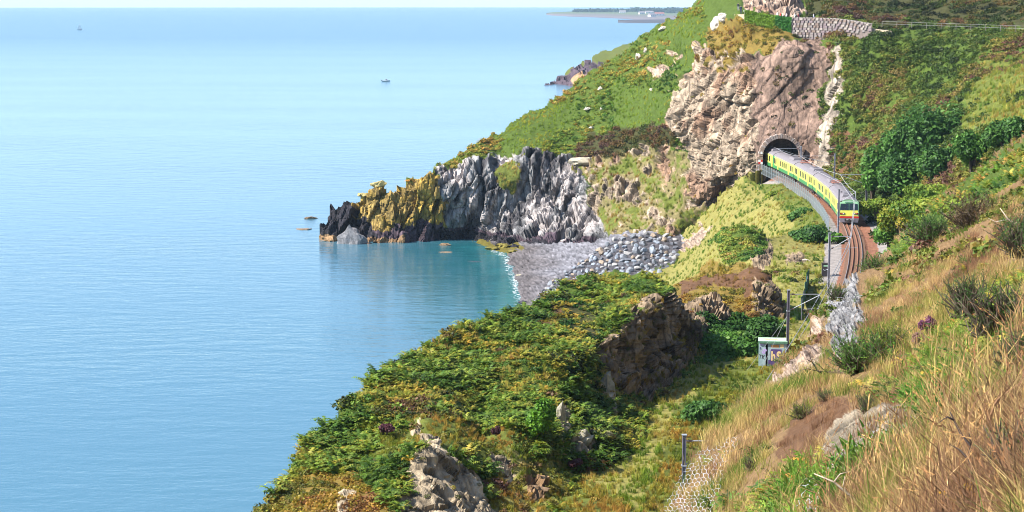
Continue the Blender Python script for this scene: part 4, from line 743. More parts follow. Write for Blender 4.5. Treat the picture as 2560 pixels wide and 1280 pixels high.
while cnt < 285 and tries < 9000:
    tries += 1
    u, v = rng.uniform(1330, 1700), rng.uniform(584, 760)
    if not inpoly(np.array([u]), np.array([v]), arm)[0]: continue
    big = sm(1360, 1480, u); s = (.42+.62*rng.random()**2.2)*(0.62+.55*big); rpx = s*F/370
    if any((u-a)**2+((v-b)*1.75)**2 < (.70*(rpx+c))**2 for a, b, c in placed): continue
    placed.append((u, v, rpx)); p = on('shingle_beach', u, v); me, ci = rocks[rng.integers(16)]
    o = bpy.data.objects.new('boulder', me); COL.objects.link(o); o.location = (p.x, p.y, p.z+s*.22); o.scale = (s*1.12, s*1.12, s*rng.uniform(.9, 1.25)); o.rotation_euler = (rng.uniform(-.35, .35), rng.uniform(-.35, .35), rng.uniform(0, 6.28))
    ar = 'by the cliff foot' if v < 615 and u < 1620 else 'beside the grass slope' if u > 1610 else 'at the seaward end' if u < 1440 else 'along the green ridge' if v > 672 else 'in the middle'
    tag(o, '%s %s boulder of the rock armour pile, %s' % ('large' if s > .62 else 'small' if s < .45 else 'middling', ['grey', 'dark slate', 'pale', 'buff brown', 'blue grey'][ci], ar), 'boulder', 'rock armour boulders '+ar); cnt += 1
def lone(name, u, v, z, s, st, mat, label, cat='rock', seed=1, sh=None, rz=0, sub=3, flat=.6):
    p = on(sh, u, v) if sh else Vector(PZ(u, v, z)); V, T = rock_mesh(name, seed, sub, stretch=st, flat=flat)
    if sub > 2: V = V*(1+.5*facet(V*1.7+seed*3.1, seed)[0][:, None]*.5)
    o = mesh_np(name, V*s, T, mat, None, False); o.location = p; o.rotation_euler = (0, 0, rz); tag(o, label, cat); return o
TANR, WEED, PALE, BLK, GREYR = stone_mat('tan_tidal_rock', (.22, .145, .085)), stone_mat('weedy_rock', (.17, .14, .03), .6), stone_mat('pale_quartz', (.44, .39, .34)), stone_mat('black_rock', (.05, .047, .055)), stone_mat('lichen_grey_rock', (.29, .26, .19))
lone('skerry', 757, 574, -.1, 1.5, (2.0, 1, .45), TANR, 'low flat tan rock farthest out off the headland tip', seed=3)
lone('skerry', 778, 545, .1, 1.3, (1.3, 1, .75), TANR, 'humped tan rock awash behind the flat one off the tip', seed=4)
lone('skerry', 770, 586, -.2, .5, (1.1, 1, .5), BLK, 'small dark rock barely above the water off the tip', seed=5)
lone('pointed_rock', 874, 609, 0.0, 3.0, (1.25, .8, 1.7), stone_mat('mottled_rock', (.20, .19, .19), .6), 'pointed grey lichened rock standing before the headland tip', seed=17, flat=1.0)
lone('skerry', 1112, 612, .1, 1.3, (1.2, .9, .7), TANR, 'tan rock in the dark water under the purple cliff foot', seed=8)
lone('skerry', 1113, 631, -.05, 1.0, (1.6, .9, .4), TANR, 'flat tan rock awash in the middle of the cove mouth', seed=9)
lone('skerry', 1190, 655, -.1, 1.0, (1.8, .8, .35), BLK, 'dark rock awash amid the breaking foam in the cove', seed=10)
lone('weedy_rock', 1258, 616, .4, 1.5, (1.3, 1, .9), WEED, 'largest yellow green weedy rock at the back of the beach', seed=11); lone('weedy_rock', 1232, 622, .2, 1.3, (1.4, 1, .6), WEED, 'low weedy rock left of the largest weedy one', seed=12); lone('weedy_rock', 1285, 628, .4, .9, (1.4, 1, .7), WEED, 'small weedy rock right of the largest weedy one on the shingle', seed=13)
lone('boulder', 1298, 688, .2, .7, (1.2, 1, .7), GREYR, 'lone boulder on the wet shingle near the waterline', 'boulder', 14); lone('boulder', 1332, 676, .6, .7, (1, 1, .8), BLK, 'lone dark boulder in the middle of the shingle', 'boulder', 15); lone('boulder', 1310, 756, .1, .9, (1.2, 1, .8), BLK, 'black boulder at the waters edge where ridge meets cove', 'boulder', 16); lone('skerry', 1284, 771, -.1, .6, (1, 1, .8), BLK, 'small black rock in the water beside the ridge', seed=18)
lone('stack_rock', 951, 470, 0, 1.6, (1.35, .9, 1.0), stone_mat('yellow_lichen_rock', (.36, .29, .12), .5), 'square topped rock block perched on the yellow ridge', seed=21, sh='headland'); lone('stack_rock', 905, 487, 0, 1.2, (1.2, .9, .8), stone_mat('yellow_lichen_rock', (.36, .29, .12), .5), 'smaller rock block perched left of the square one on the ridge', seed=22, sh='headland')
for k, (u, v, s, st, lab) in enumerate([(1595, 142, 1.2, (.8, 1, 2.0), 'white quartz outcrop, lower of the pair on the steep grass slope'), (1612, 128, 1.0, (.6, 1, 1.9), 'white quartz outcrop, upper right of the pair on the grass slope'), (1793, 62, 1.9, (.8, 1, 1.8), 'large pale outcrop just below the walkers on the path'), (1815, 45, 1.7, (1.0, 1, 1.3), 'pale outcrop tucked between the large one and the walkers'), (1500, 222, 1.1, (.8, 1, 1.4), 'white outcrop low on the yellow grass of the slope'), (1470, 268, 1.3, (1.6, 1, .6), 'flat white outcrop streak low on the green slope'), (1503, 268, 1.0, (1.2, 1, .8), 'small pale outcrop right of the flat white streak'), (1475, 312, 1.0, (1.2, 1, .7), 'small white outcrop in dark green bracken above the cove'), (1655, 68, 1.5, (1.4, 1, .9), 'pale outcrop near the top of the slope edge'), (1628, 222, .8, (1.1, 1, 1), 'small white stone beside the rock face in bracken')]):
    lone('rock_outcrop', u, v, 0, s, st, PALE, lab, 'outcrop', 30+k, 'headland', .3*k)
lone('rock_slab', 1462, 402, 0, 3.3, (1.35, .9, .55), stone_mat('ridged_slab', (.38, .33, .24)), 'big ridged pale slab lying at the top of the cove cliff', 'rock', 45, 'headland', .3)
lone('boulder', 1449, 1108, 0, 1.1, (1, .9, 1.2), GREYR, 'pale angular boulder at the foot of the ridge above the grass', 'boulder', 46, 'outer_ridge'); lone('boulder', 1490, 1100, 0, 1.25, (1, .9, 1.0), stone_mat('mossy_rock', (.2, .18, .09)), 'mossy boulder right of the pale angular one', 'boulder', 47, 'outer_ridge')
lone('standing_slab', 1520, 985, 0, 1.2, (.7, .8, 1.8), GREYR, 'tall pale slab leaning on the dark ridge face', 'rock', 48, 'outer_ridge', flat=1.0); lone('standing_slab', 1396, 1062, 0, 1.1, (.6, .8, 1.7), GREYR, 'pale slab standing beside the bright ivy on the ridge', 'rock', 49, 'outer_ridge', flat=1.0); lone('boulder', 1342, 1222, 0, .7, (1.3, .9, 1), TANR, 'tan boulder low on the ridge near the cutting grass', 'boulder', 50, 'outer_ridge')
lone('boulder', 2088, 688, 0, .4, (1.6, .8, .5), BLK, 'dark flat stone on the ballast beside the line', 'boulder', 51, 'cutting_floor'); lone('boulder', 2016, 652, 0, .5, (1.5, .8, .7), PALE, 'small white stone at the rim above the cabinet', 'boulder', 52, 'cutting_floor')
# ------------------------------------------------------------------ track
RUST = paint('rusty_rail_web', (.24, .10, .055), .7); SHINE = paint('rail_head', (.42, .36, .33), .35, .5, .6); SLP = paint('rust_stained_sleeper', (.23, .135, .09), .9, .2, 0, .3, 5)
tr = empty('railway_track', rail_pt(226)); tag(tr, 'curving single railway track with rust stained sleepers and check rails', 'railway track')
o0 = Vector(tr.location)
def rail_mesh(nm, off, y0, y1, mat_head):
    mb = MB(); ys = np.arange(y0, y1+.1, 2.5); V = []; Fq = []
    prof = [(-.07, 0), (.07, 0), (.02, .03), (.02, .11), (.037, .125), (.037, .16), (-.037, .16), (-.037, .125), (-.02, .11), (-.02, .03)]; n = len(prof)
    for y in ys:
        for a, z in prof: V.append(rail_pt(y, off+a, z)-o0)
    for i in range(len(ys)-1):
        for k in range(n): Fq.append((i*n+k, i*n+(k+1) % n, (i+1)*n+(k+1) % n, (i+1)*n+k))
    mi = [1 if k in (4, 5, 6) else 0 for i in range(len(ys)-1) for k in range(n)]
    return mesh_np(nm, V, Fq, [RUST, mat_head], tr, False, None, mi)
for off in (-.8, .8): rail_mesh('rail', off, 104, 356, SHINE)
for off in (-.28, .28): rail_mesh('check_rail', off, 180, 300, RUST)
sm_ = MB().box((0, 0, 0), (2.6, .26, .16), ch=.02).build('sleeper', SLP, tr); y = 196.; first = True
while y < 275:
    o = sm_ if first else sm_.copy()
    if not first: COL.objects.link(o)
    first = False; o.location = rail_pt(y, rng.normal(0, .02), -.10)-o0; o.rotation_euler = (0, 0, -math.atan(float(rdx(y)))+rng.normal(0, .01)); y += .68
# ------------------------------------------------------------------ train
YEL = paint('train_yellow', (.58, .58, .12), .4, .5, 0, .14); GRN = paint('train_green', (.045, .22, .07), .35, .5, 0, .08); LGR = paint('cab_pale_green', (.25, .46, .25), .35, .5, 0, .06); ROOF = paint('train_roof_grey', (.19, .17, .18), .7, .3, 0, .15); GLS = paint('train_glass', (.012, .02, .022), .08, .6, 0, .1)
UND = paint('underframe_dark', (.035, .028, .025), .8); RED = paint('buffer_red', (.55, .03, .02), .4); WSK = paint('skirt_grey_white', (.6, .62, .68), .5); POD = paint('roof_pod_dark', (.14, .13, .145), .7); PAN = paint('pantograph_rust', (.33, .14, .10), .6); CAB = paint('cab_green', (.05, .33, .10), .35, .5, 0, .08); YCAB = paint('cab_yellow', (.66, .62, .10), .35, .5, 0, .05); DOOR = paint('door_ochre_yellow', (.44, .41, .08), .4, .5, 0, .08)
train = empty('train', rail_pt(300)); tag(train, 'green and yellow electric train curving out of the tunnel', 'train'); t0 = Vector(train.location)
prof = [(-1.38, .95), (-1.45, 1.05), (-1.45, 1.62), (-1.45, 3.05), (-1.40, 3.25), (-1.2, 3.52), (-.7, 3.74), (0, 3.82), (.7, 3.74), (1.2, 3.52), (1.40, 3.25), (1.45, 3.05), (1.45, 1.62), (1.45, 1.05), (1.38, .95)]
def coach(y_front, L=20.1, cab=None, rear_cab=False, pods=(), pants=()):
    # front and rear points on the curve
    yb = y_front+L
    for _ in range(8):
        d = (rail_pt(yb)-rail_pt(y_front)).length; yb += (L-d)
    a, b = rail_pt(y_front), rail_pt(yb); c = (a+b)/2; ang = math.atan2(a.y-b.y, a.x-b.x)
    h = L/2; xs = [-h, -h+1.4, h-1.6, h] if not cab else [-h, -h+1.4, h-1.9, h-.55, h-.12]
    V = []; Fq = []; mi = []; n = len(prof)
    for i, x in enumerate(xs):
        for (yy, z) in prof:
            k = 1; zz = z
            if cab and i == len(xs)-1: k = .93; zz = z if z < 2.2 else 2.2+(z-2.2)*.78; xx = x-max(0, z-1.7)*.30
            elif cab and i == len(xs)-2: xx = x-max(0, z-1.7)*.08; k = .985; zz = z if z < 3.1 else 3.1+(z-3.1)*.75
            else: xx = x
            V.append((xx, yy*k, zz))
    for i in range(len(xs)-1):
        for k in range(n-1):
            Fq.append((i*n+k, i*n+k+1, (i+1)*n+k+1, (i+1)*n+k)); zm = (prof[k][1]+prof[k+1][1])/2
            m = 1 if zm < 1.63 else (0 if zm < 3.2 else 2)
            if cab and i >= len(xs)-3 and m < 2: m = 3
            if cab and i == len(xs)-2: m = 3
            if rear_cab and i == 0 and zm < 3.2: m = 4
            mi.append(m)
        Fq.append((i*n, (i+1)*n, (i+1)*n+n-1, i*n+n-1)); mi.append(1)
    Fq.append(tuple(range(n))); mi.append(4 if rear_cab else 5); Fq.append(tuple((len(xs)-1)*n+n-1-k for k in range(n))); mi.append(3 if cab else 5)
    o = mesh_np('coach', V, Fq, [YEL, GRN, ROOF, LGR, CAB, UND], train, False, None, mi); o.location = c-t0; o.rotation_euler = (0, 0, ang)
    def sub(mb, nm, mat, sm=False): return mb.build(nm, mat, o, sm)
    # windows and doors: two, door, four, door, two
    for s in (-1, 1):
        for x in (-8.6, -7.2, -2.85, -.95, .95, 2.85, 7.2, 8.6):
            if cab and x > 8: continue
            sub(MB().box((x, s*1.452, 2.42), (1.05 if abs(x) < 4 else .95, .03, .95), ch=0), 'window', GLS)
        for x in (-5.2, 5.2):
            dr = sub(MB().box((x, s*1.449, 2.05), (1.35, .03, 1.95)), 'door', DOOR)
        if cab: sub(MB().box((h-1.5, s*1.452, 2.4), (.7, .03, .8)), 'cab_side_window', GLS)
    sub(MB().box((0, 0, .72), (11, 2.3, .5)), 'underframe', UND)
    for x in (-7.2, 7.2):
        mb = MB().box((x, 0, .55), (3.4, 2.2, .4))
        for dx in (-1.1, 1.1):
            for s in (-1, 1): mb.tube([(x+dx, s*.74, .45), (x+dx, s*.88, .45)], .42, 12)
        sub(mb, 'bogie', UND)
    for x, ln in pods:
        mb = MB(); mb.add([(x-ln/2, -.85, 3.7), (x+ln/2, -.85, 3.7), (x+ln/2, .85, 3.7), (x-ln/2, .85, 3.7), (x-ln/2+.3, -.65, 4.12), (x+ln/2-.1, -.65, 4.12), (x+ln/2-.1, .65, 4.12), (x-ln/2+.3, .65, 4.12)], [(0, 3, 2, 1), (4, 5, 6, 7), (0, 1, 5, 4), (2, 3, 7, 6), (3, 0, 4, 7)], 0); mb.add([(x+ln/2, -.85, 3.7), (x+ln/2, .85, 3.7), (x+ln/2-.1, .65, 4.12), (x+ln/2-.1, -.65, 4.12)], [(0, 1, 2, 3)], 1)
        sub(mb, 'roof_pod', [ROOF, POD])
        for q in (-.9, .1): sub(MB().box((x+q, 0, 4.14), (.55, .8, .06)), 'vent', POD)
    for x in pants:
        mb = MB()
        for s in (-.6, .6): mb.tube([(x-.9, s, 3.95), (x+.9, s, 3.95)], .05); mb.tube([(x-.9, s, 3.95), (x+.2, s*.7, 4.35), (x+.7, s*.6, 4.25)], .04)
        for q in (-.9, 0, .9): mb.tube([(x+q, -.75, 3.95), (x+q, .75, 3.95)], .06)
        mb.tube([(x+.7, -.8, 4.3), (x+.7, .8, 4.3)], .06); sub(mb, 'pantograph', PAN)
    if cab:
        def fx(z): return h-.12-max(0, z-1.7)*.30
        def plate(nm, y0, y1, z0, z1, mat, out=.015, th=.05, sk=0):
            mb = MB(); mb.add([(fx(z0)+out-th, y0, z0), (fx(z0)+out-th, y1, z0), (fx(z1)+out-th, y1-sk, z1), (fx(z1)+out-th, y0+sk, z1), (fx(z0)+out, y0, z0), (fx(z0)+out, y1, z0), (fx(z1)+out, y1-sk, z1), (fx(z1)+out, y0+sk, z1)], [(0, 3, 2, 1), (4, 5, 6, 7), (0, 1, 5, 4), (1, 2, 6, 5), (2, 3, 7, 6), (3, 0, 4, 7)]); return sub(mb, nm, mat)
        for s in (-1, 1): plate('windscreen', min(s*.07, s*1.24), max(s*.07, s*1.24), 2.12, 3.02, GLS, .02, .05, .04)
        plate('front_panel', -1.26, 1.26, 1.28, 2.08, YCAB, .02); plate('bumper_band', -1.4, 1.4, .98, 1.24, RED, .06, .12)
        MB_ = MB(); MB_.add([(h-.3, -1.3, .35), (h-.3, 1.3, .35), (h-.05, 1.38, .95), (h-.05, -1.38, .95), (h-.5, -1.3, .35), (h-.5, 1.3, .35), (h-.5, 1.38, .95), (h-.5, -1.38, .95)], [(0, 1, 2, 3), (4, 7, 6, 5), (0, 4, 5, 1), (1, 5, 6, 2), (3, 2, 6, 7), (0, 3, 7, 4)]); sub(MB_, 'skirt', WSK)
        sub(MB().box((h, 0, .72), (.22, 1.25, .42), ch=.05).tube([(h, 0, .75), (h+.45, 0, .75)], .16, 8), 'coupler', UND); sub(MB().box((h+.13, 0, .82), (.06, .8, .22)), 'coupler_head', paint('steel_parts', (.5, .5, .5), .4, .5, .5))
        plate('destination_panel', -.55, .55, 3.10, 3.27, paint('destination_green', (.08, .2, .11), .3), .03)
        for s in (-1, 1):
            plate('headlight', s*.95-.34, s*.95+.34, 1.52, 1.76, UND, .045)
            for dy, cc in ((-.18, paint('lamp_white', (.85, .8, .7), .2)), (.03, paint('lamp_amber', (.8, .3, .1), .2)), (.22, paint('lamp_red', (.35, .02, .02), .2))): sub(MB().tube([(fx(1.64)+.03, s*(.95+dy), 1.64), (fx(1.64)+.07, s*(.95+dy), 1.64)], .085, 8), 'lamp', cc)
        for s in (-1, 1): sub(MB().tube([(fx(2.15)+.05, s*.7, 2.15), (fx(2.7)+.05, s*.35, 2.7)], .015, 4), 'wiper', UND)
    return yb
yy = 267.4
yy = coach(yy, 20.1, cab=True, pods=((6.2, 2.6),))+.45
yy = coach(yy, 20.1, pods=((4.2, 4.2),), pants=(8.0,))+.45
yy = coach(yy, 20.1, pods=((4.6, 4.6),), pants=(-7.6,))+.45
yy = coach(yy, 20.1, rear_cab=True, pods=((4.2, 4.6),))+.45
yy = coach(yy, 12.0, pods=((1.0, 3),), cab=None)

# ------------------------------------------------------------------ tunnel mouth
pc = P(1952, 391, 354.2); PX, PY = float(pc[0]), 354.2; zs = float(pc[2]); RA = 45.5*354.2/F
VST = [stone_mat('portal_stone_'+k, c, .25, 4) for k, c in (('pale', (.38, .31, .27)), ('warm', (.33, .24, .19)), ('dim', (.26, .20, .18)))]
po = empty('tunnel_portal', (PX, PY, ZR-.3)); tag(po, 'stone arched railway tunnel mouth set in the rock face', 'tunnel'); zc = zs-(ZR-.3)
N_V = 27
for k in range(N_V):
    a0, a1 = math.pi*k/N_V+.012, math.pi*(k+1)/N_V-.012; r0, r1 = RA, RA+.72+(.12 if k % 2 else 0); d = .35+.08*rng.random(); V = []
    for yv in (-d, .5):
        for r, a in ((r0, a0), (r1, a0), (r1, a1), (r0, a1)): V.append((-math.cos(a)*r, yv, zc+math.sin(a)*r))
    MB().add(V, [(0, 1, 2, 3), (4, 7, 6, 5), (0, 4, 5, 1), (1, 5, 6, 2), (2, 6, 7, 3), (3, 7, 4, 0)]).build('voussoir', VST[rng.integers(3)], po)
z = 0
while z < zc-.1:
    hh = min(.42, zc-z); 
    for s in (-1, 1):
        wd = .75 if int(z/.42) % 2 else 1.1; MB().box((s*(RA+wd/2), .1, z+hh/2), (wd, .9+.05*rng.random(), hh-.03), ch=.03).build('jamb_stone', VST[rng.integers(3)], po)
    z += .42
mb = MB(); V = []; ns = 14; ring = [(-RA, -1.)]+[(-math.cos(math.pi*k/ns)*RA, zc+math.sin(math.pi*k/ns)*RA) for k in range(ns+1)]+[(RA, -1.)]; n = len(ring)
for j in range(16):
    yv = .35+j*4.2; dx = float(rx(PY+yv)-rx(PY))
    V += [(x*1.002+dx, yv, zz) for x, zz in ring]
Fq = [(j*n+k, j*n+k+1, (j+1)*n+k+1, (j+1)*n+k) for j in range(15) for k in range(n-1)]+[tuple(15*n+k for k in range(n))]
mb.add(V, Fq).build('tunnel_lining', paint('dark_lining', (.05, .045, .04), .9), po)  # one near-black colour over the whole bore and its closed end
MB().box((-1.2, 31.5, .1), (RA*2-.6, 62, .1)).build('tunnel_floor', paint('dark_ballast', (.09, .08, .075), .9), po)  # bore floor in a dark tone slightly lighter than the lining

# ------------------------------------------------------------------ overhead line
STEEL = paint('galvanised_mast', (.30, .29, .33), .55, .4, .3, .15); MASTD = paint('dark_mast', (.17, .15, .18), .6, .4, .2, .2); INS = paint('insulator_brown', (.16, .09, .07), .4); ARM = paint('galvanised_arm', (.36, .37, .4), .45, .4, .3, .1)
WIRE_Z = 5.2; sup = []
def mast(u, v_base, top_h, side, label, D=None, dark=False, hi=True):
    p = Vector(P(u, v_base, D)) if D else Vector(PZ(u, v_base, ZR)); p.z = ZR-.5
    t = empty('catenary_mast', p); tag(t, label, 'mast', 'overhead line masts'); m = MASTD if dark else STEEL
    MB().box((0, 0, top_h/2), (.20, .07, top_h)).box((-.09, 0, top_h/2), (.045, .24, top_h)).box((.09, 0, top_h/2), (.045, .24, top_h)).build('pole', m, t); MB().box((0, 0, .1), (.7, .7, .3), ch=.08).build('footing', paint('concrete_base', (.4, .38, .35), .9), t); MB().box((0, 0, top_h+.02), (.3, .3, .05)).build('cap', ARM, t)
    yv = p.y; d = -side*2.75; tip = rail_pt(yv, 0, 0)-p; tip.z = 0; dirx = tip.normalized(); z1, z2 = .5+WIRE_Z+1.25, .5+WIRE_Z+.1; z1 = min(z1, top_h-.35)
    e = dirx*(tip.length+.2); mb = MB().tube([(0, 0, z1), (e.x, e.y, z1)], .035, 5); mb.build('top_arm', ARM, t)
    MB().tube([(0, 0, z1-1.5), (e.x, e.y, z1-.05)], .04, 5).build('brace', ARM, t)
    e2 = dirx*(tip.length+.9); s2 = dirx*(tip.length-1.3); MB().tube([(s2.x, s2.y, z1-1.35), (e2.x, e2.y, z1-1.25)], .025, 5).build('steady_arm', ARM, t)
    for zz, f in ((z1, .14), (z1-1.5+1.45*.13, .13)): q = e*f; MB().tube([(q*.75).to_tuple()[:2]+(zz,), (q*1.35).to_tuple()[:2]+(zz,)], .075, 8).build('insulator', INS, t)
    for zz in (1.9, z1-1.5): MB().box((0, 0, zz), (.32, .30, .07)).build('clamp_band', ARM, t)
    sup.append((yv, p+Vector((e.x, e.y, z1)), p+Vector((tip.x, tip.y, z1-1.3)), p)); return t
mast(1708, 1310, 6.8, -1, 'dark mast at the bottom beside the netted rock', D=109.5, dark=True)
mast(1968, 903, 6.9, -1, 'mast standing against the graffiti covered hut', dark=True)
mast(2071, 729, 7.0, -1, 'mast beside the black trackside cabinet')
mast(2095, 590, 6.9, -1, 'mast on the left of the train front')
mast(2165, 533, 6.7, 1, 'mast on the right of the line just behind the train front', dark=True)
mast(2086, 440, 5.6, 1, 'mast on the right of the line by the brown rubble slope', D=330)
mast(2002, 410, 5.2, 1, 'short mast against the right side of the tunnel mouth', D=352)
WR = paint('copper_wire', (.42, .40, .40), .5, .4, .3)
sup.sort(key=lambda s: s[0]); ends = [s for s in sup]
for nm, k, lab, sag in (('messenger_wire', 1, 'upper sagging wire of the overhead line along the track', .35), ('contact_wire', 2, 'lower contact wire of the overhead line along the track', .03)):
    pts = []
    ch = [rail_pt(60, 0, WIRE_Z+(1.2 if k == 1 else 0))]+[s[k] for s in ends]+[rail_pt(385, 0, WIRE_Z-.3+(.5 if k == 1 else 0))]
    for a, b in zip(ch[:-1], ch[1:]):
        for j in range(8): t = j/8; q = a.lerp(b, t); q.z -= 4*sag*t*(1-t); pts.append(q)
    pts.append(ch[-1]); o = MB().tube([q-ch[0] for q in pts], .034, 4).build(nm, WR, None); o.location = ch[0]; tag(o, lab, 'wire')
g = Vector(P(1968, 790, 166)); e = Vector(PZ(1868, 925, 19.8))
for k, (dx, lab) in enumerate(((0, 'left guy wire running down from the mast past the hut'), (1.2, 'right guy wire running down from the mast past the hut'))):
    o = MB().tube([(0, 0, 0), tuple(e+Vector((dx, 0, 0))-g)], .018, 4).build('guy_wire', WR); o.location = g; tag(o, lab, 'wire')

# ------------------------------------------------------------------ lineside fence
FST = paint('fence_steel', (.36, .40, .43), .5, .4, .3, .12)
fn = empty('lineside_fence', rail_pt(300, -3.1)); tag(fn, 'grey wire panel fence along the seaward side of the train', 'fence'); f0 = Vector(fn.location)
ys = list(np.arange(262, 353, 2.42)); FH = 1.85
post = MB().box((0, 0, FH/2+.1), (.09, .09, FH+.2)).build('post', FST, fn); pan = None
for i, y in enumerate(ys):
    o = post if i == 0 else post.copy()
    if i: COL.objects.link(o)
    q = rail_pt(y, -3.1, -.45); o.location = q-f0
    if i < len(ys)-1:
        q2 = rail_pt(ys[i+1], -3.1, -.45); L = (q2-q).length
        if pan is None:
            mb = MB()
            for j in range(1, 11): mb.box((L*j/11, 0, FH/2), (.016, .016, FH-.1))
            for zz in (.12, 1.0, FH-.06): mb.box((L/2, 0, zz), (L-.1, .02, .025))
            pan = mb.build('mesh_panel', FST, fn); o2 = pan
        else: o2 = pan.copy(); COL.objects.link(o2)
        o2.location = q-f0; o2.rotation_euler = (0, 0, math.atan2(q2.y-q.y, q2.x-q.x))
# green debris netting strung beside the line
GN = paint('green_netting', (.05, .20, .17), .8, .1, 0, .3, 6); a, b = Vector(PZ(2002, 792, ZR-.3)), Vector(PZ(2020, 714, ZR-.3))
nf = empty('netting_screen', a); tag(nf, 'teal green netting screen strung up beside the line', 'netting fence'); V = []; Fq = []
for i in range(13):
    t = i/12; q = a.lerp(b, t)-a; hh = 1.5+.25*math.sin(i*1.3)+.35*t
    for j in range(4): V.append((q.x+.10*math.sin(i*2.1+j), q.y, hh*j/3))
for i in range(12):
    for j in range(3): Fq.append((i*4+j, (i+1)*4+j, (i+1)*4+j+1, i*4+j+1))
nn = len(V); V += [(x+.04, y, z) for x, y, z in V]; Fq += [tuple(k+nn for k in reversed(f)) for f in Fq]
mesh_np('netting', V, Fq, GN, nf, True)
for t in (0, .25, .5, .75, 1): q = a.lerp(b, t)-a; MB().tube([(q.x+.07, q.y, -.3), (q.x+.1, q.y, 1.9)], .04, 6).build('post', MASTD, nf)

# ------------------------------------------------------------------ hut with graffiti
hp = Vector(PZ(1934, 915, ZR-.4)); hut = empty('trackside_hut', hp+Vector((0, .9, 0)), -.12); tag(hut, 'small green roofed hut with graffiti covered walls beside the line', 'hut')
HG = paint('hut_green', (.10, .22, .14), .6, .3, 0, .3, 3); RG = paint('hut_roof_pale_green', (.38, .52, .36), .7, .3, 0, .2, 1.2); HW = paint('hut_pale_wall', (.33, .43, .46), .8, .2, 0, .25, 2); PUR = paint('graffiti_purple', (.09, .055, .19), .6); CRM = paint('graffiti_cream', (.75, .55, .28), .6); ORG = paint('graffiti_orange', (.62, .28, .08), .6); WHP = paint('graffiti_white', (.72, .78, .85), .6); LIL = paint('graffiti_lilac', (.52, .38, .72), .6)
Wd, Dp, Hh = 2.45, 1.75, 2.15
MB().box((-.92, -Dp/2, Hh/2), (.62, .06, Hh)).build('front_wall', HW, hut); MB().box((.40, -Dp/2, Hh/2), (1.65, .06, Hh)).build('front_wall', HW, hut)
MB().box((-.52, -Dp/2, Hh-.06), (.25, .06, .12)).build('lintel', HG, hut)
for s, m in ((-1, HG), (1, paint('hut_dark_red', (.12, .06, .05), .8))): MB().box((s*(Wd/2-.03), 0, Hh/2), (.06, Dp-.07, Hh)).build('side_wall', m, hut)
MB().box((0, Dp/2, Hh/2), (Wd, .06, Hh)).build('back_wall', HG, hut); rf = MB().box((0, -.02, Hh+.05), (Wd+.12, Dp+.18, .10)).build('roof', RG, hut); MB().box((0, -Dp/2-.13, Hh+.0), (Wd+.14, .05, .2)).build('fascia', HG, rf)
for x, y, wx, wy in ((-.1, -.1, 1.1, .16), (.5, -.35, .35, .12), (-.6, .2, .4, .1)): MB().box((x, y, Hh+.103), (wx, wy, .006), ch=.04).build('rust_patch', ORG, rf)
MB().box((-.52, -Dp/2+.5, .95), (.3, .04, 1.9)).build('doorway_panel', UND, hut)  # plain dark panel set back behind the doorway gap
def letters(txt, size, x, z, mat, out=.045, ext=.004, sx=1.0, rot=0, bold=0):
    cu = bpy.data.curves.new('graffiti', 'FONT'); cu.body = txt; cu.size = size; cu.extrude = ext; cu.offset = bold; cu.align_x = 'CENTER'; tmp = bpy.data.objects.new('graffiti', cu); COL.objects.link(tmp)
    dg = bpy.context.evaluated_depsgraph_get(); me = bpy.data.meshes.new_from_object(tmp.evaluated_get(dg)); bpy.data.objects.remove(tmp); me.materials.clear(); me.materials.append(mat)
    o = bpy.data.objects.new('graffiti', me); COL.objects.link(o); o.parent = hut; o.location = (x, -Dp/2-out, z); o.rotation_euler = (math.pi/2, rot, 0); o.scale = (sx, 1, 1); return o
yb_ = -Dp/2-.035
MB().box((.30, yb_, .95), (.98, .008, 1.15), ch=0).build('graffiti', PUR, hut); MB().box((.12, yb_, .30), (1.0, .008, .5)).build('graffiti', PUR, hut)
letters('h', 1.15, .06, .52, CRM, .045, .004, .7, 0, .05); letters('S', 1.1, .56, .54, CRM, .047, .004, .8, 0, .05)
letters('TK', .55, -.98, .62, UND, .04, .003, .8, .15); letters('S', .6, -.86, 1.15, LIL, .04, .003, 1.1, .6, .03); letters('a', .4, -1.08, 1.5, PUR, .04, .003, 1); letters('e', .5, 1.02, 1.05, LIL, .04, .003, 1.2, .4, .03); letters('x', .4, 1.02, .75, PUR, .04, .003, 1.2)
MB().box((.2, yb_, 1.80), (.7, .008, .22)).build('graffiti', ORG, hut); MB().box((.82, yb_, 1.82), (.35, .008, .3)).build('graffiti', CRM, hut); MB().box((-.95, yb_, 1.92), (.35, .008, .14)).build('graffiti', LIL, hut)

# ------------------------------------------------------------------ signs and cabinet
cb = empty('trackside_cabinet', PZ(2063, 690, ZR-.35), -.1); tag(cb, 'black trackside cabinet with white scribbles beside a mast', 'cabinet')
MB().box((0, 0, .75), (.85, .5, 1.5), ch=.03).build('body', paint('cabinet_black', (.03, .026, .03), .6), cb); MB().box((0, 0, 1.53), (.95, .6, .06)).build('lid', UND, cb); MB().box((.02, -.262, 1.25), (.5, .02, .2)).build('label_panel', paint('label_green', (.25, .42, .28), .6), cb)
for k in range(4): MB().tube([(-.25+.15*k, -.265, .85-.1*(k % 2)), (-.1+.13*k, -.27, .65+.08*k)], .018, 4).build('scribble', WHP, cb)
sg = empty('checkered_board', P(1901, 424, 352.5), .0); tag(sg, 'red and white chequered board on legs left of the tunnel mouth', 'sign')
for i in range(2):
    for j in range(2): MB().box((-.2+.4*i, 0, 1.25+.4*j), (.4, .05, .4)).build('square', [paint('sign_white', (.8, .8, .8)), RED][(i+j+1) % 2], sg)
for s in (-.3, .3): MB().tube([(s*1.3, .1, -.2), (s*.6, .03, 1.1)], .03, 5).build('leg', ARM, sg)
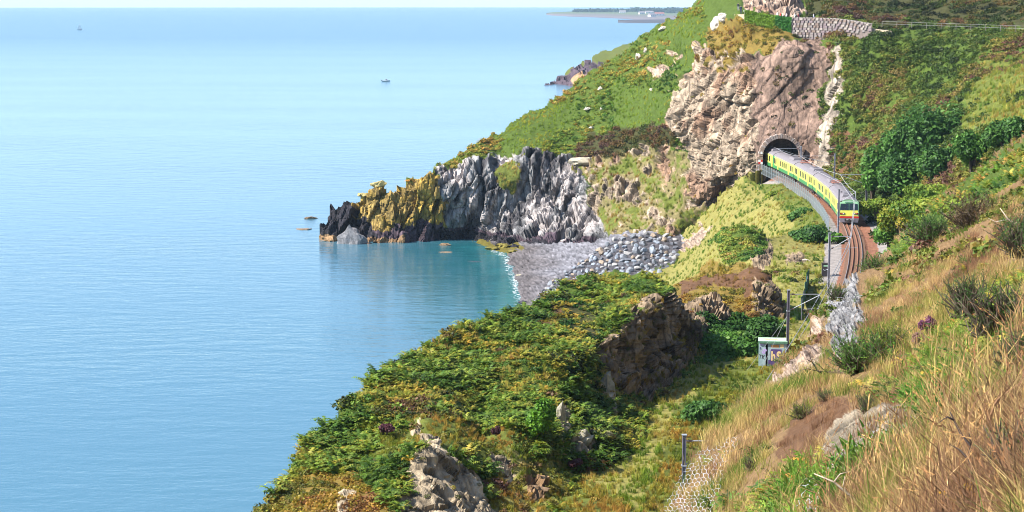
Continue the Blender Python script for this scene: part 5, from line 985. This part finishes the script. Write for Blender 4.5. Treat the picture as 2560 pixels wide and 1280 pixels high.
wb = empty('white_board', P(1904, 382, 353.2), 0); tag(wb, 'small white board fixed to the tunnel jamb above the chequered one', 'sign'); MB().box((0, 0, 0), (.32, .06, .42), ch=.01).build('plate', paint('sign_white', (.8, .8, .8)), wb); MB().box((0, .35, 0), (.05, .7, .05)).build('bracket', STEEL, wb)
# ------------------------------------------------------------------ bushes and trees one can tell apart
WOOD = paint('bark', (.10, .075, .055), .9, .2, 0, .3, 6)
def bush(name, label, cat, base, rad, n, leaf, cols, lobes=9, seed=1, trunk=True, group=None, spread=1.0, stretch=1.5, flowers=None):
    """an uneven crown of leaf clumps over its stems; base = ground point, rad = half sizes (x, y, z)"""
    r = np.random.default_rng(seed); t = empty(name, base); tag(t, label, cat, group); R3 = np.array(rad)
    d = r.normal(size=(lobes, 3)); d /= np.linalg.norm(d, axis=1, keepdims=True); d[:, 2] = np.abs(d[:, 2])*.9-.05
    C0 = d*R3*r.uniform(.35, .72, (lobes, 1))+np.array([0, 0, R3[2]*.45]); lr = r.uniform(.30, .52, lobes)
    k = r.integers(0, lobes, n); e = r.normal(size=(n, 3)); e /= np.linalg.norm(e, axis=1, keepdims=True)
    rr = r.uniform(.55, 1.05, n)**.7; C = C0[k]+e*R3*lr[k][:, None]*rr[:, None]*np.array([1, 1, .9]); C[:, 2] = np.maximum(C[:, 2], .05*R3[2]+r.random(n)*.2*R3[2])
    nr = e*.7+r.normal(size=(n, 3))*.45+np.array([0, 0, .35]); nr /= np.linalg.norm(nr, axis=1, keepdims=True)
    V, T = leaf_tris(C, nr, leaf*r.uniform(.6, 1.4, n), stretch); lob = r.normal(0, .2, lobes)
    col = ramp(cols, np.clip(.45+lob[k]+r.normal(0, .16, n), 0, 1)); col = np.repeat(col*r.uniform(.75, 1.25, (n, 1)), 4, 0)
    mesh_np('crown', V, T, M_BUSH, t, False, col)
    if trunk:
        mb = MB(); w0 = max(.03, R3[2]*.045)
        for j in range(min(lobes, 7)):
            c = C0[j]; mid = Vector((c[0]*.35, c[1]*.35, c[2]*.55)); mb.tube([(c[0]*.04, c[1]*.04, -.25*R3[2]*.4), mid, Vector(c)*1.0], [w0, w0*.7, w0*.25], 5)
        mb.build('stems', WOOD, t)
    if flowers:
        m = flowers[0]; kk = r.integers(0, n, m); q = C[kk]+e[kk]*leaf*.7; V, T = leaf_tris(q, nr[kk], leaf*.8*np.ones(m), 1.0); mesh_np('flowers', V, T, M_BUSH, t, False, np.repeat(np.array([flowers[1]])*r.uniform(.8, 1.2, (m, 1)), 4, 0))
    return t
def bpx(name, label, u, vb, wpx, hpx, D, n, leafpx, cols, seed, cat='bush', **kw):
    """a bush by its foot pixel, half width and full height in pixels, at forward distance D"""
    s = D/F; return bush(name, label, cat, P(u, vb, D), (wpx*s*1.22, wpx*s, hpx*s*.8), int(n*1.45), leafpx*s*.86, cols, seed=seed, **kw)
TG = [(.03, .08, .012), (.06, .15, .02), (.10, .23, .03), (.17, .31, .05)]; TY = [(.06, .12, .014), (.12, .20, .02), (.22, .29, .03), (.34, .34, .05)]; TD = [(.022, .06, .014), (.042, .11, .02), (.075, .17, .03), (.12, .24, .045)]
gr = 'thicket of trees in the gully right of the train'
bpx('leafy_tree', 'tallest dark round tree in the thicket right of the train', 2335, 425, 78, 170, 288, 5200, 7, TD, 61, 'tree', lobes=14, group=gr)
bpx('leafy_tree', 'bright green tree left of the tallest round one', 2258, 430, 62, 155, 292, 3600, 7, TG, 62, 'tree', lobes=11, group=gr)
bpx('leafy_tree', 'bright leafy tree closest to the masts behind the train', 2180, 492, 56, 118, 284, 3000, 7, TG, 63, 'tree', lobes=10, group=gr)
bpx('leafy_tree', 'dark shadowy tree at the bottom middle of the thicket', 2268, 500, 74, 120, 272, 3600, 7, TD, 64, 'tree', lobes=11, group=gr)
bpx('leafy_tree', 'dark tree below the tallest one at the thicket edge', 2372, 452, 62, 95, 258, 2800, 7, TD, 65, 'tree', lobes=10, group=gr)
bpx('leafy_tree', 'grey green tree in the row running up to the right', 2428, 425, 58, 95, 240, 2600, 7, TG, 66, 'tree', lobes=10, group=gr)
bpx('leafy_tree', 'dark tree at the upper right end of the thicket row', 2515, 380, 62, 95, 232, 2800, 7, TD, 67, 'tree', lobes=10, group=gr)
bpx('leafy_tree', 'tree cut off by the right edge of the picture', 2600, 345, 60, 90, 228, 2400, 7, TG, 68, 'tree', lobes=9, group=gr)
bpx('shrub', 'pale green shrub spreading under the dark trees', 2330, 520, 80, 62, 222, 2600, 6, TY, 69, 'shrub', lobes=10)
bpx('shrub', 'long yellow green shrub halfway up the near slope edge', 2305, 560, 88, 72, 190, 2800, 6.5, TY, 70, 'shrub', lobes=11)
bpx('shrub', 'yellowing shrub above the green bush at the track side', 2248, 590, 48, 82, 196, 2000, 6, [(.10, .16, .02), (.2, .24, .02), (.34, .30, .03), (.42, .30, .05)], 71, 'shrub', lobes=8)
bpx('shrub', 'round green bush at the right side of the ballast', 2222, 615, 36, 72, 205, 1900, 6, TG, 72, 'shrub', lobes=8)
bpx('bush', 'low bush behind the mast right of the train', 2192, 540, 38, 50, 270, 1300, 6, TY, 73, lobes=7)
bpx('hedge', 'dark clipped looking hedge at the rim left of the masts', 2020, 608, 62, 40, 252, 2400, 6, TD, 74, 'hedge', lobes=13)
bpx('bush', 'small bright bush at the foot of the mast beside the train', 2094, 612, 22, 28, 249, 700, 6, TG, 75, lobes=5)
bpx('bush', 'dark bush running up the yellow slope below the fence', 2008, 556, 42, 38, 290, 1300, 6, TD, 76, lobes=8)
bpx('bush', 'yellow flowering bush on the straw slope below the tunnel', 1938, 500, 22, 22, 322, 600, 5, TY, 77, lobes=5)
bpx('bush', 'dark rounded bramble on the cutting grass', 1766, 1068, 60, 62, 141.5, 2600, 8, TD, 78, lobes=9)
bpx('bush', 'broad bramble thicket at the foot of the brown knoll', 1835, 905, 84, 75, 172, 3400, 8, TG, 79, lobes=12)
bpx('bush', 'dark bush behind the graffiti hut', 1910, 862, 55, 70, 173, 2200, 8, TD, 80, lobes=9)
bpx('ivy_patch', 'bright ivy hanging on the pale slab of the ridge', 1350, 1095, 34, 105, 125.5, 2200, 7, [(.06, .16, .012), (.11, .25, .015), (.18, .33, .02)], 81, 'ivy', lobes=9, trunk=False)
for k, (u, v, wp, hp_, D, lab) in enumerate([(968, 1084, 22, 30, 119, 'round purple brown heather tuft on the ridge brow'), (1240, 1088, 10, 22, 119.5, 'small magenta flower tuft in the middle of the ridge flank'), (1602, 1092, 12, 16, 139, 'small purple thistle tuft on the cutting grass edge'), (1440, 1170, 20, 24, 126, 'dark heather tuft under the pale angular boulder')]):
    bpx('heather', lab, u, v, wp, hp_, D, 700, 5, [(.05, .018, .02), (.10, .035, .04), (.15, .05, .07)], 85+k, 'heather', lobes=5)
# the ivy covered part of the path wall and the wall itself
def wall_pt(u, v, D): return Vector(P(u, v, D))
wt = [(1862, 27, 379), (1915, 38, 377), (1972, 45, 374.5), (2030, 45.5, 371), (2085, 47, 367), (2135, 53, 363), (2180, 61, 358)]; wb_ = [50, 66, 92, 96, 98, 86, 76]
wall = empty('path_wall', wall_pt(2080, 95, 366)); tag(wall, 'rough stone retaining wall carrying the cliff path above the tunnel', 'wall'); w0 = Vector(wall.location)
WSM = [stone_mat('wall_stone_'+a, c, .3, 3) for a, c in (('grey', (.21, .18, .17)), ('pale', (.31, .265, .23)), ('brown', (.19, .14, .115)), ('mauve', (.20, .155, .16)))]
MORT = stone_mat('wall_mortar', (.17, .135, .12))
wu = np.array([a[0] for a in wt], float)
def wtop(u): return np.interp(u, wu, [a[1] for a in wt]), np.interp(u, wu, [a[2] for a in wt])
def wbot(u): return np.interp(u, wu, wb_)
V = []; Fq = []; us_ = np.linspace(1862, 2180, 40)
for u in us_:
    v, D = wtop(u); a = wall_pt(u, v, D); zb = wall_pt(u, wbot(u)+14, D).z
    V += [(a.x, a.y-.10, a.z), (a.x, a.y-.10, zb), (a.x, a.y+.8, a.z), (a.x, a.y+.8, zb)]
V = [Vector(q)-w0 for q in V]
for i in range(39): b = i*4; Fq += [(b, b+1, b+5, b+4), (b, b+4, b+6, b+2), (b+2, b+6, b+7, b+3)]
Fq += [(0, 2, 3, 1), (156, 157, 159, 158)]
mesh_np('wall_core', V, Fq, MORT, wall, False)
cnt = 0
for row in range(10):
    u = 1974+rng.uniform(0, 5)
    while u < 2176 and cnt < 296:
        v, D = wtop(u); s = D/F; wd = rng.uniform(.55, 1.05); u2 = u+wd/s; z = wall_pt(u, v, D).z-.24-row*.46; vb = wall_pt(u, wbot(u), D).z
        if z > vb and u2 < 2184:
            a, b = wall_pt(u, v, D), wall_pt(min(u2, 2182), v, float(wtop(min(u2, 2182))[1])); c = (a+b)/2; o = MB().box((0, 0, 0), (wd-.07, .34+.1*rng.random(), .40), ch=.05).build('stone', WSM[rng.choice(4, p=[.35, .25, .2, .2])], wall)
            o.location = Vector((c.x, c.y-.12, z+rng.normal(0, .015)))-w0; o.rotation_euler = (0, 0, math.atan2(b.y-a.y, b.x-a.x)); cnt += 1
        u = u2
for k in range(24):
    u = 1974+k*8.6; v, D = wtop(u); a = wall_pt(u, v, D); u2 = u+8.3; b = wall_pt(u2, *[float(q) for q in wtop(u2)]); o = MB().box((0, 0, 0), (.62, .8, .16), ch=.03).build('coping_stone', WSM[1], wall); o.location = (a+b)/2-w0+Vector((0, .2, .05)); o.rotation_euler = (0, math.atan2(a.z-b.z, (b-a).length), math.atan2(b.y-a.y, b.x-a.x))
iv = empty('ivy_curtain', wall_pt(1918, 75, 376.5)); tag(iv, 'bright green ivy curtain draped over the left part of the path wall', 'ivy'); n = 3600; uu = rng.uniform(1862, 1978, n); D_ = wtop(uu)[1]; tv = wtop(uu)[0]-2; bv = wbot(uu)+rng.uniform(-4, 6, n); vv_ = tv+(bv-tv)*rng.random(n)**.9
C = P(uu, vv_, D_-.25-rng.random(n)*.35)-np.array(iv.location); nr = unit(n)*.6+np.array([0, -.8, .4]); nr /= np.linalg.norm(nr, axis=1, keepdims=True); Vv_, T = leaf_tris(C, nr, rng.uniform(.22, .5, n), 1.1)
mesh_np('ivy_leaves', Vv_, T, M_BUSH, iv, False, np.repeat(np.where((uu > 1938)[:, None], np.array([[.045, .17, .022]]), np.array([[.16, .27, .02]]))*rng.uniform(.6, 1.35, (n, 1)), 4, 0))
# the cliff path behind the wall
V = []; Fq = []; pu = np.r_[np.linspace(1836, 1862, 4), us_[1:], np.linspace(2190, 2230, 3)]; pv = np.r_[np.linspace(36, 36, 4), [float(wtop(u)[0])+9 for u in us_[1:]], np.linspace(73, 78, 3)]; pD = np.r_[np.linspace(383, 379.5, 4), [float(wtop(u)[1])+.7 for u in us_[1:]], np.linspace(358, 355, 3)]
for u, v, D in zip(pu, pv, pD):
    a = Vector(P(u, v, D)); V += [a, a+Vector((.2, 2.2, .05)), a+Vector((.2, 2.2, -1.5)), a+Vector((0, 0, -1.5))]
for i in range(len(pu)-1): b = i*4; Fq += [(b, b+4, b+5, b+1), (b+1, b+5, b+6, b+2), (b+3, b+7, b+4, b)]
tag(mesh_np('cliff_path', V, Fq, paint('path_gravel', (.40, .32, .23), .95, .1, 0, .25, 1.5)), kind='structure')
pf = empty('path_fence', P(2370, 72, 352)); tag(pf, 'low post and wire fence along the cliff path at upper right', 'fence'); q0 = Vector(pf.location); last = None; WP = paint('weathered_post', (.24, .21, .17), .9)
for k, u in enumerate(np.arange(2205, 2700, 37)):
    v = float(np.interp(u, [2200, 2700], [66, 84])); D = float(np.interp(u, [2200, 2700], [355.5, 317.5])); q = Vector(P(u, v, D))-q0; MB().box((q.x, q.y, q.z+.45), (.08, .08, 1.1)).build('post', WP, pf)
    if last is not None:
        for zz in (.5, .95): MB().tube([last+Vector((0, 0, zz)), q+Vector((0, 0, zz))], .015, 4).build('wire', WR, pf)
    last = q
# ------------------------------------------------------------------ walkers on the cliff path
SKIN = (.55, .34, .25)
def person(u, D, zfoot, face, label, shirt, trou, hair, stride=.18, lean=0, hgt=1.74, cap=None):
    J = [((0, 0, .93), .125), ((0, 0, 1.12), .12), ((.0+lean*.1, 0, 1.34), .15), ((lean*.16, 0, 1.48), .065), ((.02+lean*.2, 0, 1.58), .085), ((.03+lean*.22, 0, 1.68), .085)]; E = [(0, 1), (1, 2), (2, 3), (3, 4), (4, 5)]
    for s in (-1, 1):
        st = stride*s; b = len(J); J += [((0, s*.10, .86), .095), ((st*.55+.03, s*.11, .48), .065), ((st, s*.11, .09), .042), ((st+.14, s*.12, .04), .04)]; E += [(0, b), (b, b+1), (b+1, b+2), (b+2, b+3)]
        b = len(J); J += [((lean*.1, s*.19, 1.40), .065), ((-st*.5, s*.24, 1.13), .048), ((-st*.4+.12, s*.23, .92), .036), ((-st*.4+.18, s*.22, .84), .036)]; E += [(2, b), (b, b+1), (b+1, b+2), (b+2, b+3)]
    me = bpy.data.meshes.new('person'); me.from_pydata([j[0] for j in J], E, []); o = bpy.data.objects.new('person', me); COL.objects.link(o); m = o.modifiers.new('skin', 'SKIN'); o.modifiers.new('sub', 'SUBSURF').levels = 1
    for i, sv_ in enumerate(me.skin_vertices[0].data): sv_.radius = (J[i][1]*.9, J[i][1]); sv_.use_root = i == 0
    dg = bpy.context.evaluated_depsgraph_get(); m2 = bpy.data.meshes.new_from_object(o.evaluated_get(dg)); bpy.data.objects.remove(o)
    V = np.array([v.co[:] for v in m2.vertices]); sc = hgt/1.76; side = np.abs(V[:, 1])
    col = np.tile(np.array(SKIN), (len(V), 1)); col[(V[:, 2] < 1.50)] = shirt; col[(V[:, 2] < .97) & (side < .2)] = trou; col[V[:, 2] < .1] = (.06, .05, .05); col[(side > .2) & (V[:, 2] < 1.0)] = SKIN
    Fc = [tuple(p.vertices) for p in m2.polygons]; t = empty('person', (float(P(u, 40, D)[0]), D, zfoot), face); tag(t, label, 'person', 'walkers on the cliff path')
    mesh_np('body', V*sc, Fc, M_CLOTH, t, True, col)
    C0, nr, s_ = dome(90, .10, .9, .1); hd = J[5][0]; Vh, T = leaf_tris(C0*np.array([.115, .105, .11])+np.array([hd[0]-.012, 0, hd[2]-.01]), nr, s_*.45, 1.4); mesh_np('hair', Vh*sc, T, M_BUSH, t, False, np.tile(np.array(hair), (len(Vh), 1)))
    return t
M_CLOTH = attr_mat('cloth_and_skin', .8, .2, 20, .1, 0)
zp = lambda u: float(P(u, float(wtop(u)[0])+9, float(wtop(u)[1])+.7)[2])+.02
z0_ = float(P(1846, 36, 381.5)[2])
person(1845, 384.2, z0_+.6, 1.2, 'walker in black higher up the path, behind the other dark clad one', (.03, .03, .04), (.25, .24, .25), (.05, .035, .03), .2)
person(1852, 381.6, z0_+.05, 1.4, 'walker in dark blue jacket in front on the path bend', (.02, .025, .06), (.04, .05, .09), (.05, .035, .03), .16)
person(1861, 380.6, z0_-.1, 1.3, 'small child with white top beside the dark clad walkers', (.75, .75, .75), (.03, .03, .05), (.3, .2, .1), .1, hgt=1.15)
for u, sh, tr_, hr, lab in [(1943, (.75, .75, .78), (.05, .08, .2), (.2, .13, .08), 'walker in white shirt, leftmost behind the path wall'), (1951, (.6, .05, .05), (.1, .1, .12), (.08, .05, .04), 'walker in red top behind the path wall'), (1957, (.78, .6, .58), (.3, .3, .32), (.4, .28, .14), 'walker in pale pink top behind the path wall'), (1966, (.55, .52, .68), (.1, .1, .14), (.04, .03, .03), 'dark haired walker in lilac top behind the path wall'), (1987, (.75, .78, .8), (.2, .25, .4), (.7, .68, .62), 'walker in white with pale hat behind the path wall'), (1996, (.16, .03, .04), (.08, .06, .07), (.1, .06, .05), 'walker in dark maroon top right of the white clad one'), (2034, (.4, .42, .55), (.04, .05, .12), (.08, .06, .05), 'lone walker with dark bag farthest right behind the wall')]:
    person(u, float(wtop(u)[1])+1.7, zp(u), rng.choice([-1.57, 1.57])*0+(3.14 if rng.random() < .5 else 0), lab, sh, tr_, hr, rng.uniform(.1, .22), 0, rng.uniform(1.62, 1.8))

# ------------------------------------------------------------------ rockfall netting on the near bank
def onb(u, v, name='near_bank', lift=None):
    gu, gv, Pd, used, st = SHEETS[name]['grid']; Pd = SHEETS[name]['base']+SHEETS[name]['nrm']*lift if lift is not None else Pd; x = np.clip((u-gu[0])/st, 0, len(gu)-1.001); y = np.clip((v-gv[0])/st, 0, len(gv)-1.001); i = x.astype(int); j = y.astype(int); a = (x-i)[:, None]; b = (y-j)[:, None]
    return (Pd[j, i]*(1-a)+Pd[j, i+1]*a)*(1-b)+(Pd[j+1, i]*(1-a)+Pd[j+1, i+1]*a)*b
GALV = paint('galvanised_wire', (.54, .54, .57), .45, .4, .2, .12)
def netting(poly, cell, rad, label, lift=.06, seed=0):
    us = [p[0] for p in poly]; vs_ = [p[1] for p in poly]; r = np.random.default_rng(seed); s = cell/1.732; key = {}; pts = []; edges = set()
    def vid(x, y):
        k = (round(x*4), round(y*4))
        if k not in key: key[k] = len(pts); pts.append((x, y))
        return key[k]
    row = 0; y = min(vs_)-cell
    while y < max(vs_)+cell:
        x = min(us)-cell+(cell/2 if row % 2 else 0)
        while x < max(us)+cell:
            if inpoly(np.array([x]), np.array([y]), poly)[0]:
                h = [vid(round((x+s*math.cos(math.pi/6+k*math.pi/3))*2)/2, round((y+s*math.sin(math.pi/6+k*math.pi/3))*2)/2) for k in range(6)]
                for k in range(6):
                    e = (min(h[k], h[(k+1) % 6]), max(h[k], h[(k+1) % 6]))
                    if r.random() > .02: edges.add(e)
            x += cell
        y += s*1.5; row += 1
    q = np.array(pts); wob = np.stack([vnoise(np.c_[q/cell/1.6, q[:, 0]*0], 3)-.5, vnoise(np.c_[q/cell/1.6, q[:, 0]*0], 4)-.5], 1)*cell*.75+r.normal(0, cell*.06, q.shape); q = q+wob
    W = onb(q[:, 0], q[:, 1], lift=lift*1.6); d = np.array([0, 0, H])-W; d /= np.linalg.norm(d, axis=1, keepdims=True); W = W+d*(lift+lift*1.5*vnoise(np.c_[q/cell/4, q[:, 0]*0], 7)[:, None])+np.array([0, 0, lift*.3])
    par = list(range(len(pts)))
    def root(x):
        while par[x] != x: par[x] = par[par[x]]; x = par[x]
        return x
    edges = [e for e in edges if np.linalg.norm(W[e[0]]-W[e[1]]) < .55]
    for a, b in edges: par[root(a)] = root(b)
    rt = [root(a) for a, b in edges]; main = max(set(rt), key=rt.count); edges = [e for e, r_ in zip(edges, rt) if r_ == main]
    o0_ = W.mean(0); mb = MB()
    for a, b in edges:
        mb.tube([W[a]-o0_, W[b]-o0_], rad, 3, cap=False)
    o = mb.build('rockfall_netting', GALV); o.location = o0_; tag(o, label, 'wire netting', 'rockfall netting'); return o
netting(NETS[0], 8.4, .0048, 'white hexagon wire netting hanging over the bulge below the track', .12, 1)
netting(NETS[1], 11.5, .003, 'white hexagon wire netting draped over the lowest left corner of the bank', .07, 2)
netting(NETS[2], 20, .0024, 'torn grey wire netting over the nearest rock outcrop', .05, 3)
# ------------------------------------------------------------------ near plants and dead wood
def gorse(label, u, v, wpx, hpx, D, n, seed, cols=TD, flowers=None, name='gorse_bush'):
    b0 = onb(np.array([u*1.]), np.array([v*1.]))[0]; D = b0[1]; s = D/F; r = np.random.default_rng(seed); t = empty(name, b0); tag(t, label, 'gorse'); W, Ht = wpx*s*1.1, hpx*s*1.15; Vs = []; Ts = []; Cs = []; k = 0; mb = MB(); FV = []
    for j in range(n):
        az = r.uniform(0, 6.28); el = r.uniform(.25, 1.45); d = np.array([math.cos(az)*math.cos(el), math.sin(az)*math.cos(el), math.sin(el)]); st = np.array([r.normal(0, .35)*W, r.normal(0, .3)*W, r.uniform(0, .55)*Ht]); L = r.uniform(.4, .8)*min(W, Ht)*.9; c0 = ramp(cols, np.clip(np.array([r.normal(.5, .25)]), 0, 1))[0]; m = 26
        nd = L*.16
        for q in range(m):
            a = st+d*L*q/m; e = unit(1)[0]; e = e+d*.7; e /= np.linalg.norm(e); w_ = np.cross(e, unit(1)[0])*nd*.16; Vs += [a-w_, a+w_, a+e*nd*(1.1-.5*q/m)]; Ts.append((k, k+1, k+2)); k += 3; cc = c0*r.uniform(.7, 1.3); Cs += [cc]*3
        mb.tube([st*.2, st, st+d*L*.95], [.012*Ht+.003, .008*Ht+.002, .002], 4)
        if flowers and r.random() < flowers:
            for q in range(7): a = st+d*L*r.uniform(.55, 1.05)+r.normal(0, nd*.25, 3); FV.append(a)
    mesh_np('spines', Vs, np.array(Ts), M_BUSH, t, False, np.array(Cs)); mb.build('stems', WOOD, t)
    if FV:
        FV = np.array(FV); nf_ = len(FV); V, T = leaf_tris(np.repeat(FV, 3, 0), unit(nf_*3), np.full(nf_*3, max(.012, nd*.34)), 1.1); mesh_np('flowers', V, T, M_BUSH, t, False, np.repeat(np.array([[.75, .45, .02]])*r.uniform(.8, 1.15, (nf_*3, 1)), 4, 0))
gorse('nearest dark green gorse bush at the right edge of the picture', *GORSE[0], 0, 225, 1, TG)
gorse('yellow flowering gorse at the bottom right corner', *GORSE[1], 0, 135, 2, TY, .8)
gorse('dark gorse standing high in the grass near the right edge', *GORSE[2], 0, 255, 3, TD)
gorse('gorse bush with brown tips left of the high dark one', *GORSE[3], 0, 225, 4, TD)
gorse('broad bright green gorse above the netted bulge', *GORSE[4], 0, 255, 5, TG)
gorse('bright gorse right of the broad bright one', *GORSE[5], 0, 225, 6, TY)
gorse('small round gorse under the grass above the netted outcrop', *GORSE[6], 0, 135, 7, TG)
gorse('small bright gorse sprig on the red earth', *GORSE[7], 0, 105, 8, TY)
gorse('low bright sprig beside the red earth', *GORSE[8], 0, 90, 9, TG)
gorse('dark gorse mound high on the bank behind the netting', *GORSE[9], 0, 195, 10, TD)
gorse('broken brown gorse on the skyline of the bank', *GORSE[10], 0, 210, 11, [(.08, .05, .03), (.13, .09, .04), (.10, .12, .03)])
gorse('dark gorse on the bank edge above the ballast', *GORSE[11], 0, 150, 12, TG)
gorse('green gorse hanging over the ballast edge', *GORSE[12], 0, 135, 13, TD)
gorse('dark gorse cut by the right edge, halfway up', *GORSE[13], 0, 195, 14, TD)
gorse('tiny gorse sprig low on the bank by the corner netting', *GORSE[14], 0, 90, 15, TG)
gorse('tall gorse sprigs at the right edge above the nearest bush', *GORSE[15], 0, 165, 16, TG)
for k, (u, v, D, lab) in enumerate([(2322, 830, 38, 'purple heather in flower in the middle of the bank'), (2300, 870, 33, 'faded pink heather tuft left of the flowering one'), (2410, 760, 34, 'purple heather spike beside the tall gorse')]):
    bpx('heather', lab, u, v, 22, 45, float(onb(np.array([u*1.]), np.array([v*1.]))[0][1]), 700, 3.4, [(.10, .03, .06), (.22, .06, .16), (.30, .14, .2)] if k != 1 else [(.2, .11, .09), (.33, .19, .16)], 95+k, 'heather', lobes=6, spread=1)
DEAD = paint('bleached_wood', (.50, .40, .30), .9, .2, 0, .25, 30); DARKW = paint('dark_dead_wood', (.055, .04, .035), .9, .2, 0, .3, 30)
def twig(label, pts, D, r0, mat, name='dead_branch', side=()):
    D = onb(np.array([pts[0][0]*1.]), np.array([pts[0][1]*1.]))[0][1]-.05
    Q = [Vector(P(u, v, D+dd)) for u, v, dd in pts]; t = empty(name, Q[0]); tag(t, label, 'branch'); n = len(Q); MB().tube([q-Q[0] for q in Q], [r0*(1-.75*i/(n-1)) for i in range(n)], 6).build('stem', mat, t, True)
    for sd in side:
        S = [Vector(P(u, v, D+dd)) for u, v, dd in sd]; MB().tube([q-Q[0] for q in S], [r0*.5*(1-.8*i/(len(S)-1)) for i in range(len(S))], 5).build('side_twig', mat, t, True)
twig('dark crooked dead stem rising from the foreground grass', [(2445, 1290, 0), (2440, 1240, -.1), (2428, 1195, -.1), (2432, 1165, -.1), (2420, 1148, -.1), (2428, 1115, -.1), (2405, 1090, -.05), (2385, 1050, 0), (2375, 1030, 0)], 7.9, .012, DARKW, side=[[(2428, 1115, -.1), (2425, 1095, -.1), (2422, 1080, -.1)], [(2385, 1050, 0), (2368, 1042, 0), (2345, 1058, 0)], [(2420, 1148, -.1), (2400, 1125, 0), (2372, 1110, 0)]])
twig('pale bleached branch lying level in the foreground grass', [(2440, 1243, 0), (2395, 1238, -.1), (2350, 1244, -.1), (2310, 1250, -.1)], 7.8, .008, DEAD, side=[[(2430, 1240, 0), (2415, 1222, -.1), (2390, 1208, -.1)]])
twig('pale branch slanting down at the very bottom right', [(2570, 1310, 0), (2520, 1268, 0), (2470, 1235, 0), (2455, 1220, 0)], 7.4, .009, DEAD)
twig('curved pale dead branch at the bottom below the netted outcrop', [(2190, 1296, 0), (2150, 1262, 0), (2120, 1235, 0), (2085, 1205, 0), (2035, 1184, 0)], 11.5, .013, DEAD, side=[[(2120, 1235, 0), (2108, 1215, 0), (2112, 1190, 0)], [(2085, 1205, 0), (2100, 1185, 0), (2125, 1178, 0)]])
twig('bare black twigs on the brow below the hut', [(2070, 938, 0), (2045, 928, 0), (2030, 905, 0), (2022, 885, 0)], 41, .03, DARKW, side=[[(2045, 928, 0), (2020, 922, 0), (2000, 926, 0)], [(2030, 905, 0), (2015, 898, 0)]])
twig('bare pale twigs at the right edge on the upper bank', [(2575, 815, 0), (2545, 792, 0), (2530, 760, 0), (2512, 735, 0)], 15, .014, DEAD, side=[[(2545, 792, 0), (2520, 795, 0), (2500, 790, 0)], [(2530, 760, 0), (2545, 735, 0)]])
twig('thin bare twigs on the skyline of the upper bank', [(2560, 585, 0), (2540, 560, 0), (2520, 548, 0), (2500, 520, 0)], 60, .04, DEAD, side=[[(2540, 560, 0), (2555, 535, 0)], [(2520, 548, 0), (2490, 555, 0), (2470, 545, 0)]])
# ------------------------------------------------------------------ the air
mh = bpy.data.materials.new('sea_haze'); mh.use_nodes = True; t = mh.node_tree; t.nodes.clear(); ho = t.nodes.new('ShaderNodeOutputMaterial'); hv = t.nodes.new('ShaderNodeVolumePrincipled')
hv.inputs['Color'].default_value = (.58, .79, 1, 1); hv.inputs['Density'].default_value = 4.5e-5; t.links.new(hv.outputs[0], ho.inputs['Volume'])
tag(MB().box((0, 13950, -17), (44000, 28000, 180)).build('haze', mh), kind='stuff')
